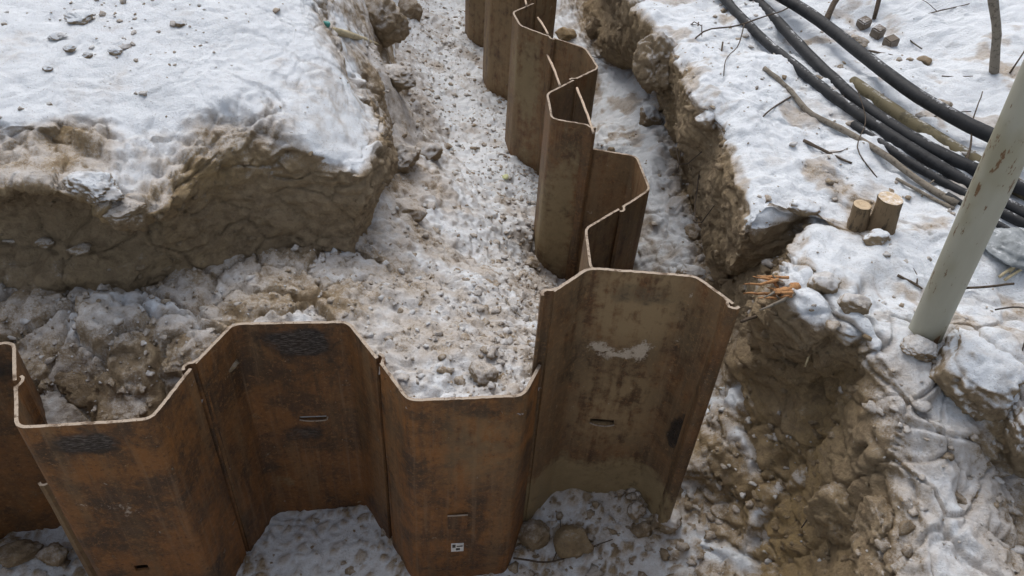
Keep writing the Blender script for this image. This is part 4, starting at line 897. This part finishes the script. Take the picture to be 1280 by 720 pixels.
def branch(pts, r0, r1, label, m=M_dark_bark, cat='twig', group='twigs on the right bank', lift=.9, name='twig', shoots=(), up=None):
    P = lay(pts, r0, lift, False)
    if up is not None: P[:, 2] += np.asarray(up)
    rr = np.linspace(r0, r1, len(P))
    V, F = tube(P - P[0], rr, 7, 4, r0 * .3, len(pts)); Vs = [V]; Q4 = [F[0]]; T3 = [F[1]]; off = len(V)
    for (k, dx, dy, dz, r) in shoots:
        a = P[k] - P[0]; b = a + np.array([dx, dy, dz]); mm = (a + b) / 2 + np.array([dy, -dx, .3 * dz]) * .12
        V, F = tube([a, mm, b], [r, r * .8, r * .5], 5, 3, r * .3, k); Vs.append(V); Q4.append(F[0] + off); T3.append(F[1] + off); off += len(V)
    o = link(name, mesh_np(name, np.concatenate(Vs), [np.concatenate(Q4), np.concatenate(T3)], m)); o.location = P[0]
    return tag(o, label, cat, group)
branch([(1.008, 3.287, 0.356), (1.098, 3.153, 0.33), (1.153, 2.999, 0.321), (1.251, 2.887, 0.295), (1.373, 2.683, 0.292), (1.471, 2.521, 0.301), (1.537, 2.403, 0.319)], .011, .013, 'long grey branch running below the cables towards the pole', M_bark, 'branch', None, 1.0, 'branch', [(5, .05, .06, .02, .004)])
branch([(1.383, 2.575, 0.299), (1.449, 2.496, 0.291), (1.523, 2.386, 0.309)], .006, .007, 'short grey branch lying just below the end of the long one', M_bark, 'branch', None, .9, 'branch')
branch([(1.095, 2.81, 0.286), (1.164, 2.715, 0.304), (1.234, 2.647, 0.306)], .007, .004, 'short dark stick lying alone between the long branch and the stumps', M_dark_bark, shoots=[(1, .08, .03, .01, .003)])
branch([(0.704, 3.69, 0.291), (0.814, 3.689, 0.308), (0.94, 3.7, 0.329), (1.093, 3.796, 0.332), (1.221, 3.893, 0.346), (1.319, 3.997, 0.372)], .004, .003, 'long thin twig crossing over the tops of the cables', up=[.01, .03, .04, .05, .05, .06])
branch([(0.992, 3.717, 0.33), (0.938, 3.53, 0.319), (0.862, 3.382, 0.328), (0.837, 3.254, 0.324)], .003, .002, 'thin curved twig hanging down from the long thin twig', up=[.05, .02, .01, 0])
branch([(1.389, 3.652, 0.348), (1.471, 3.607, 0.344), (1.563, 3.604, 0.325), (1.662, 3.531, 0.367)], .006, .005, 'dark rod lying right of the cables near the brick pieces')
branch([(1.097, 3.11, 0.327), (0.986, 2.991, 0.307), (0.863, 2.869, 0.311), (0.855, 2.936, 0.297)], .004, .002, 'thin twig leaving the long grey branch towards the trench', shoots=[(2, -.04, -.08, .01, .002)])
branch([(1.858, 3.931, 0.385), (2.021, 4.066, 0.372), (2.149, 4.115, 0.399), (2.271, 4.179, 0.417)], .004, .002, 'thin twig at the top right beside the sapling', shoots=[(1, -.1, .12, .03, .002)])
branch([(1.631, 2.614, 0.356), (1.67, 2.708, 0.361), (1.693, 2.792, 0.354), (1.781, 2.977, 0.356)], .005, .002, 'upright dark twig just left of the pole', up=[0, .03, .06, .12])
branch([(1.314, 2.579, 0.297), (1.266, 2.69, 0.317), (1.335, 2.901, 0.323), (1.316, 3.011, 0.332)], .003, .0015, 'wispy twig sticking out across the cables', up=[0, .02, .05, .1])
branch([(1.778, 3.82, 0.361), (1.803, 3.734, 0.341), (1.833, 3.683, 0.33)], .004, .003, 'short dark twig right of the brick pieces')
branch([(1.8, 3.35, 0.354), (1.861, 3.351, 0.37), (1.937, 3.362, 0.364)], .003, .002, 'thin pale-brown twig on snow above the uppermost cable')
branch([(1.65, 2.994, 0.349), (1.731, 3.025, 0.354), (1.816, 3.048, 0.345)], .003, .002, 'faint twig half buried beside the uppermost cable near the pole')
branch([(1.239, 2.051, 0.247), (1.292, 2.015, 0.25), (1.306, 2, 0.247)], .005, .003, 'dark twig just left of the pole, lowest on the snow', shoots=[(1, .0, .07, .02, .003)])
branch([(1.381, 2.011, 0.248), (1.469, 2.011, 0.254), (1.599, 2.031, 0.229)], .005, .004, 'dark stick lying right of the pole', up=[0, .01, .02])
branch([(1.188, 2.156, 0.282), (1.225, 2.135, 0.285), (1.267, 2.124, 0.291)], .003, .003, 'short twig lying below the stumps')
branch([(2.097, 3.377, 0.389), (2.238, 3.564, 0.395)], .004, .003, 'twig at the right edge beside the sapling', up=[0, .08])
branch([(0.881, 3.588, -0.452), (0.783, 2.794, 0.138), (0.803, 2.758, 0.208)], .004, .002, 'root sticking out of the cut face over the strip', up=[.02, .04, .02])
branch([(0.804, 3.841, -0.408), (0.735, 3.133, 0.045), (0.774, 3.057, 0.115)], .003, .002, 'short twig across the strip above the protruding root', up=[.01, .03, .05])
branch([(0.646, 3.865, -0.448), (0.767, 3.844, -0.393), (0.712, 3.149, 0.063)], .003, .002, 'thin twig lying on the strip beside the low-rimmed piles', shoots=[(1, .05, -.05, .02, .002)])
branch([(0.519, 4.474, 0.026), (0.509, 4.573, 0.04), (0.481, 4.758, 0.002)], .005, .004, 'pale root curling by the upright dark stone', M_bark, up=[.02, .1, .1])
branch([(1.062, 1.547, -0.586), (1.045, 1.561, -0.663), (1.027, 1.551, -0.736)], .004, .002, 'thin root in the gully at the bottom', up=[.02, .02, .02])
branch([(0.086, 1.633, -1.023), (0.24, 1.666, -0.999), (0.377, 1.709, -0.958), (0.467, 1.739, -0.924)], .004, .002, 'long thin twig arching over the pit floor by the sandy boulder', shoots=[(1, .02, .14, .08, .003), (2, .05, .02, .01, .002)], group='twigs on the pit floor', up=[.0, .02, .03, .02])
branch([(0.059, 2.39, -0.34), (0.112, 2.282, -0.312)], .005, .005, 'short stick on the heap just left of the tall pile', M_bark, group=None)
branch([(-0.022, 2.443, -0.331), (0.006, 2.374, -0.313), (0.041, 2.334, -0.326)], .004, .003, 'thin stick parallel to the one by the tall pile', M_bark, group=None)
# stubs of cut shrubs, sapling
branch([(1.409, 3.855, 0.357), (1.48, 3.994, 0.366), (1.553, 4.106, 0.388), (1.641, 4.291, 0.383)], .017, .012, 'slanting cut shrub stem at the top beside the uppermost cable', M_dark_bark, 'shrub stem', 'cut shrub stems at the top', 0., 'shrub_stem', up=[0, .06, .14, .2])
branch([(1.678, 3.951, 0.355), (1.696, 4.019, 0.385), (1.722, 4.086, 0.41), (1.842, 4.381, 0.365)], .011, .008, 'thin upright shrub stem at the top, right of the slanting one', M_dark_bark, 'shrub stem', 'cut shrub stems at the top', 0., 'shrub_stem', up=[0, .06, .12, .2])
def sapling():
    g = np.array((2.063, 3.41, 0.385)); tip = np.array((1.783, 3.3, 0.816)); d = (tip - g) 
    P = [g + (0, 0, -.05), g + d * .5 + (.01, 0, 0), g + d * 1.0, g + d * 2.0 + (-.05, 0, 0)]
    o = tube_obj('sapling', P, [.022, .019, .018, .012], M_bark, 'thin grey-green sapling trunk standing at the top right', 'sapling', n=10, smooth_path=6, jitter=.004)
    V, F = tube(np.array([P[2], P[2] + (.15, .1, .2), P[2] + (.3, .15, .5)]) - P[0], [.008, .006, .003], 6)
    link('limb', mesh_np('limb', V, F, M_bark), o)
sapling()
def stump(pos, r, h, label, lean, snowy, seed):
    n = 28; a = np.linspace(0, 2 * np.pi, n, endpoint=False); rows = []
    zs = [-.05, 0, .015, .03, .05, .07, .085, h * .85, h - .004, h]; zs = sorted(z for z in zs if z <= h)
    for z in zs:
        fl = 1 + .25 * math.exp(-max(z, 0) / .035) if z < .9 * h else 1
        rr = r * fl * (1 + .06 * np.cos(3 * a + seed) * math.exp(-max(z, 0) / .05) + .02 * np.cos(7 * a + seed))
        rows.append(np.stack([rr * np.cos(a) + lean[0] * z, rr * np.sin(a) + lean[1] * z, np.full(n, z)], 1))
    V = np.concatenate(rows); V += .003 * np.stack([vnoise(V * 60 + k, 2) for k in range(3)], 1); m = len(zs)
    i = np.arange(m - 1)[:, None] * n + np.arange(n)[None]; j = np.arange(m - 1)[:, None] * n + (np.arange(n)[None] + 1) % n
    o = link('tree_stump', mesh_np('tree_stump', V, np.stack([i, j, j + n, i + n], -1).reshape(-1, 4), M_stump_bark)); o.location = (pos[0], pos[1], gavg(pos[0], pos[1], .05) - .005)
    tag(o, label, 'stump', 'tree stumps on the right bank')
    top = []
    for q in np.linspace(1, 0, 9)[:-1]:
        t = rows[-1].copy(); c = t.mean(0); t = c + (t - c) * (q * .985); t[:, 2] += .0015 + .0012 * math.sin(q * 60); top.append(t)
    V = np.concatenate(top + [top[-1].mean(0)[None]]); k = len(top)
    i = np.arange(k - 1)[:, None] * n + np.arange(n)[None]; j = np.arange(k - 1)[:, None] * n + (np.arange(n)[None] + 1) % n
    T = np.stack([(k - 1) * n + np.arange(n), (k - 1) * n + (np.arange(n) + 1) % n, np.full(n, k * n)], 1)
    link('cut_top', mesh_np('cut_top', V, [np.stack([i, j, j + n, i + n], -1).reshape(-1, 4), T], M_wood_snow if snowy else M_wood), o)
stump((1.177, 2.303, 0.257), .030, .092, 'shorter stump with bare orange-tan cut top', (-.12, .05), False, 1)
stump((1.252, 2.288, 0.272), .041, .122, 'taller stump with snow-dusted cut top', (-.05, .1), True, 4)
def small_brick(p, label, rz, sz, m=M_brick):
    V, F = box((0, 0, 0), *sz); bm = bmesh.new(); vs = [bm.verts.new(v) for v in V]; [bm.faces.new([vs[i] for i in f]) for f in F]
    bmesh.ops.recalc_face_normals(bm, faces=bm.faces); bmesh.ops.bevel(bm, geom=bm.edges[:], offset=min(sz) * .12, segments=2, affect='EDGES')
    me = bpy.data.meshes.new('brick_piece'); bm.to_mesh(me); bm.free(); me.materials.append(m)
    o = link('brick_piece', me); o.location = (p[0], p[1], gavg(p[0], p[1], .03) + sz[2] * .35); o.rotation_euler = (.15, -.2, rz)
    return tag(o, label, 'brick piece', 'brick pieces in the snow')
small_brick((1.607, 3.882, 0.345), 'brick end nearest the slanting shrub stem', .6, (.06, .05, .05))
small_brick((1.651, 3.794, 0.338), 'dark-sided brick end in the middle of the three', .7, (.055, .05, .06))
small_brick((1.688, 3.704, 0.341), 'lowest of the three brick ends', .5, (.06, .05, .045))
clod((1.519, 3.676, 0.348), (.11, .08, .05), 'flat brown stone left of the brick ends', 61, .3, 'stone', 'stone', sink=.35)
clod((1.794, 3.54, 0.335), (.07, .06, .05), 'dark pointed stone in the snow above the uppermost cable', 62, 0, 'stone', 'stone', sink=.3, sub=3)
clod((1.703, 3.081, 0.358), (.12, .06, .04), 'yellowish flat stone showing through snow right of the cables', 63, .35, 'stone', 'stone', sink=.35, tone=.8)

def pole():
    g = np.array((1.267, 1.82, 0.201)); q = np.array((1.208, 1.8, 0.849)); d = (q - g) / np.linalg.norm(q - g)
    n = 32; a = np.linspace(0, 2 * np.pi, n, endpoint=False)
    P = np.stack([g - d * .25, g - d * .05, g + d * .3, g + d * .7, g + d * 1.2, g + d * 2.0, g + d * 3.0])
    V, F = tube(P - g, [.049, .049, .0485, .048, .0475, .047, .046], 32, 4, .0015, 1)
    o = link('pole', mesh_np('pole', V, F, M_pole)); o.location = g
    tag(o, 'pale grey-green leaning pole with rust specks, standing on the right bank', 'pole')
pole()
# broken root, splinters
def splinters():
    g = np.array((0.84, 1.94, 0.221)); e = bpy.data.objects.new('broken_root', None); col.objects.link(e); e.location = g
    tag(e, 'splintered orange root sticking out beside the rim of the tall pile', 'root')
    r = np.random.default_rng(5)
    V, F = tube(np.array([(.10, .06, .01), (.04, .02, .025), (-.02, -.01, .03)]), [.012, .014, .009], 9, 4, .009, 3); link('root_end', mesh_np('root_end', V, F, M_orange), e)
    for k in range(13):
        a = np.array([r.uniform(-.01, .05), r.uniform(-.03, .04), r.uniform(.0, .06)]); b = a + np.array([r.uniform(-.12, -.03), r.uniform(-.06, .03), r.uniform(-.04, .035)])
        V, F = tube(np.array([a, (a + b) / 2 + r.normal(size=3) * .006, b]), [.006, .0055, .0015], 5, 3, .004, k); link('splinter', mesh_np('splinter', V, F, M_orange if k % 4 else M_bark), e)
splinters()
def stick(a, b, r, m, label, cat, name, r2=None, group=None):
    a, b = np.array(a[:3]), np.array(b[:3]); return tube_obj(name, [a, (a + b) / 2 + (.002, .001, .002), b], [r, r, r2 or r * .8], m, label, cat, group, n=8, smooth_path=4, jitter=r * .3)
stick((0.883, 2.08, 0.026), (0.767, 1.98, 0.07), .006, M_dark_bark, 'dark stick poking left out of the bank below the broken root', 'stick', 'stick')
stick((0.95, 1.98, 0.09), (0.976, 1.93, 0.038), .010, M_orange, 'orange wood stub hanging from the hollow in the right bank', 'stick', 'wood_stub')
stick((0.989, 1.9, 0.032), (0.994, 1.9, -0.036), .004, M_straw, 'small pale root end right of the hanging orange stub', 'root', 'root_end')
stick((-0.924, 3.589, 0.249), (-0.918, 4.598, -0.273), .017, M_straw, 'pale wooden slat lying on the snowy slope at the top left', 'slat', 'wooden_slat', .005)
# laths leaning across the rims of the receding piles
GR = 'thin laths leaning in the receding piles'
stick((0.317, 3.259, 0.004), (0.248, 3.74, -0.023), .0065, M_tan, 'nearest thin lath, resting on the rim of the mud-smeared pile', 'lath', 'lath', .0065, GR)
stick((0.16, 3.699, 0.004), (0.091, 4.33, -0.118), .0065, M_tan, 'middle thin lath, leaning against the olive-stained pile', 'lath', 'lath', .0065, GR)
stick((0.09, 4.3, 0.004), (0.027, 4.7, -0.069), .0065, M_tan, 'thin lath inside the open rim of the olive-stained pile', 'lath', 'lath', .0065, GR)
stick((-0.045, 4.656, 0.02), (-0.091, 5.3, -0.13), .0065, M_tan, 'farthest thin lath, cut by the top of the photo', 'lath', 'lath', .0065, GR)
# things at the right edge
branch([(1.498, 1.912, 0.244), (1.55, 1.908, 0.246), (1.556, 1.859, 0.269), (1.49, 1.73, 0.301), (1.454, 1.651, 0.266)], .0028, .0025, 'bent dark wire arching over the snow at the right edge', M_wire, 'wire', None, 1., 'wire', up=[.01, .03, .05, .03, 0])
clod((1.639, 2.183, 0.302), (.24, .22, .08), 'grey snow-dusted tarpaulin lump right of the pole', 64, .7, 'tarpaulin', 'tarpaulin', sink=.3, sub=4).data.materials[0] = M_rubber
for k, (a, b) in enumerate((((1.572, 2.069, 0.252), (1.694, 2.141, 0.293)), ((1.592, 2.066, 0.243), (1.689, 2.108, 0.286)), ((1.607, 2.087, 0.261), (1.681, 2.129, 0.288)))):
    stick((a[0], a[1], a[2] + .02), (b[0], b[1], b[2] + .05), .005, M_straw, ('lowest dry stalk', 'middle dry stalk', 'shortest dry stalk')[(1, 0, 2)[k]] + ' in the dark hollow at the right edge', 'stalk', 'dry_stalk', .004, 'dry stalks at the right edge')

# ------------------------------------------------------------------ light, sky, camera
w = bpy.data.worlds.new('World'); scene.world = w; w.use_nodes = True
nt = w.node_tree; nt.nodes.clear(); out = nt.nodes.new('ShaderNodeOutputWorld'); bg = nt.nodes.new('ShaderNodeBackground')
sky = nt.nodes.new('ShaderNodeTexSky'); sky.sky_type = 'NISHITA'; sky.sun_disc = False
SUN_EL, SUN_AZ = R(58), R(-20)       # azimuth from +Y towards +X
sky.sun_elevation = SUN_EL; sky.sun_rotation = SUN_AZ; sky.air_density = 1.0; sky.dust_density = 4.0; sky.ozone_density = 1.0
hs = nt.nodes.new('ShaderNodeHueSaturation'); hs.inputs['Saturation'].default_value = .46
nt.links.new(sky.outputs[0], hs.inputs['Color']); nt.links.new(hs.outputs[0], bg.inputs['Color']); nt.links.new(bg.outputs[0], out.inputs[0])
bg.inputs['Strength'].default_value = .15
sun = bpy.data.lights.new('sun', 'SUN'); sun.energy = .9; sun.angle = R(50); sun.color = (1., .96, .91)
so = bpy.data.objects.new('sun', sun); col.objects.link(so)
sd = Vector((math.sin(SUN_AZ) * math.cos(SUN_EL), math.cos(SUN_AZ) * math.cos(SUN_EL), math.sin(SUN_EL)))
so.rotation_euler = sd.to_track_quat('Z', 'Y').to_euler(); so.location = sd * 10

cam = bpy.data.cameras.new('camera'); co = bpy.data.objects.new('camera', cam); col.objects.link(co); scene.camera = co
cam.sensor_width = 36; cam.lens = 36 * 1004 / 1280; cam.clip_start = .05; cam.clip_end = 500
TH, PH = R(41), math.asin(.078)
Fd = Vector((0, math.cos(TH), -math.sin(TH))); Up = Vector((0, math.sin(TH), math.cos(TH))); Rt = Vector((1, 0, 0))
R2 = Rt * math.cos(PH) + Up * math.sin(PH); U2 = -Rt * math.sin(PH) + Up * math.cos(PH)
mm = Matrix((R2, U2, -Fd)).transposed().to_4x4(); mm.translation = CAM
co.matrix_world = mm
vs = scene.view_settings; vs.view_transform = 'Standard'; vs.look = 'None'; vs.exposure = 0.33; vs.gamma = 1; vs.use_curve_mapping = False
for o in scene.objects:
    if '_uc' in o: del o['_uc']
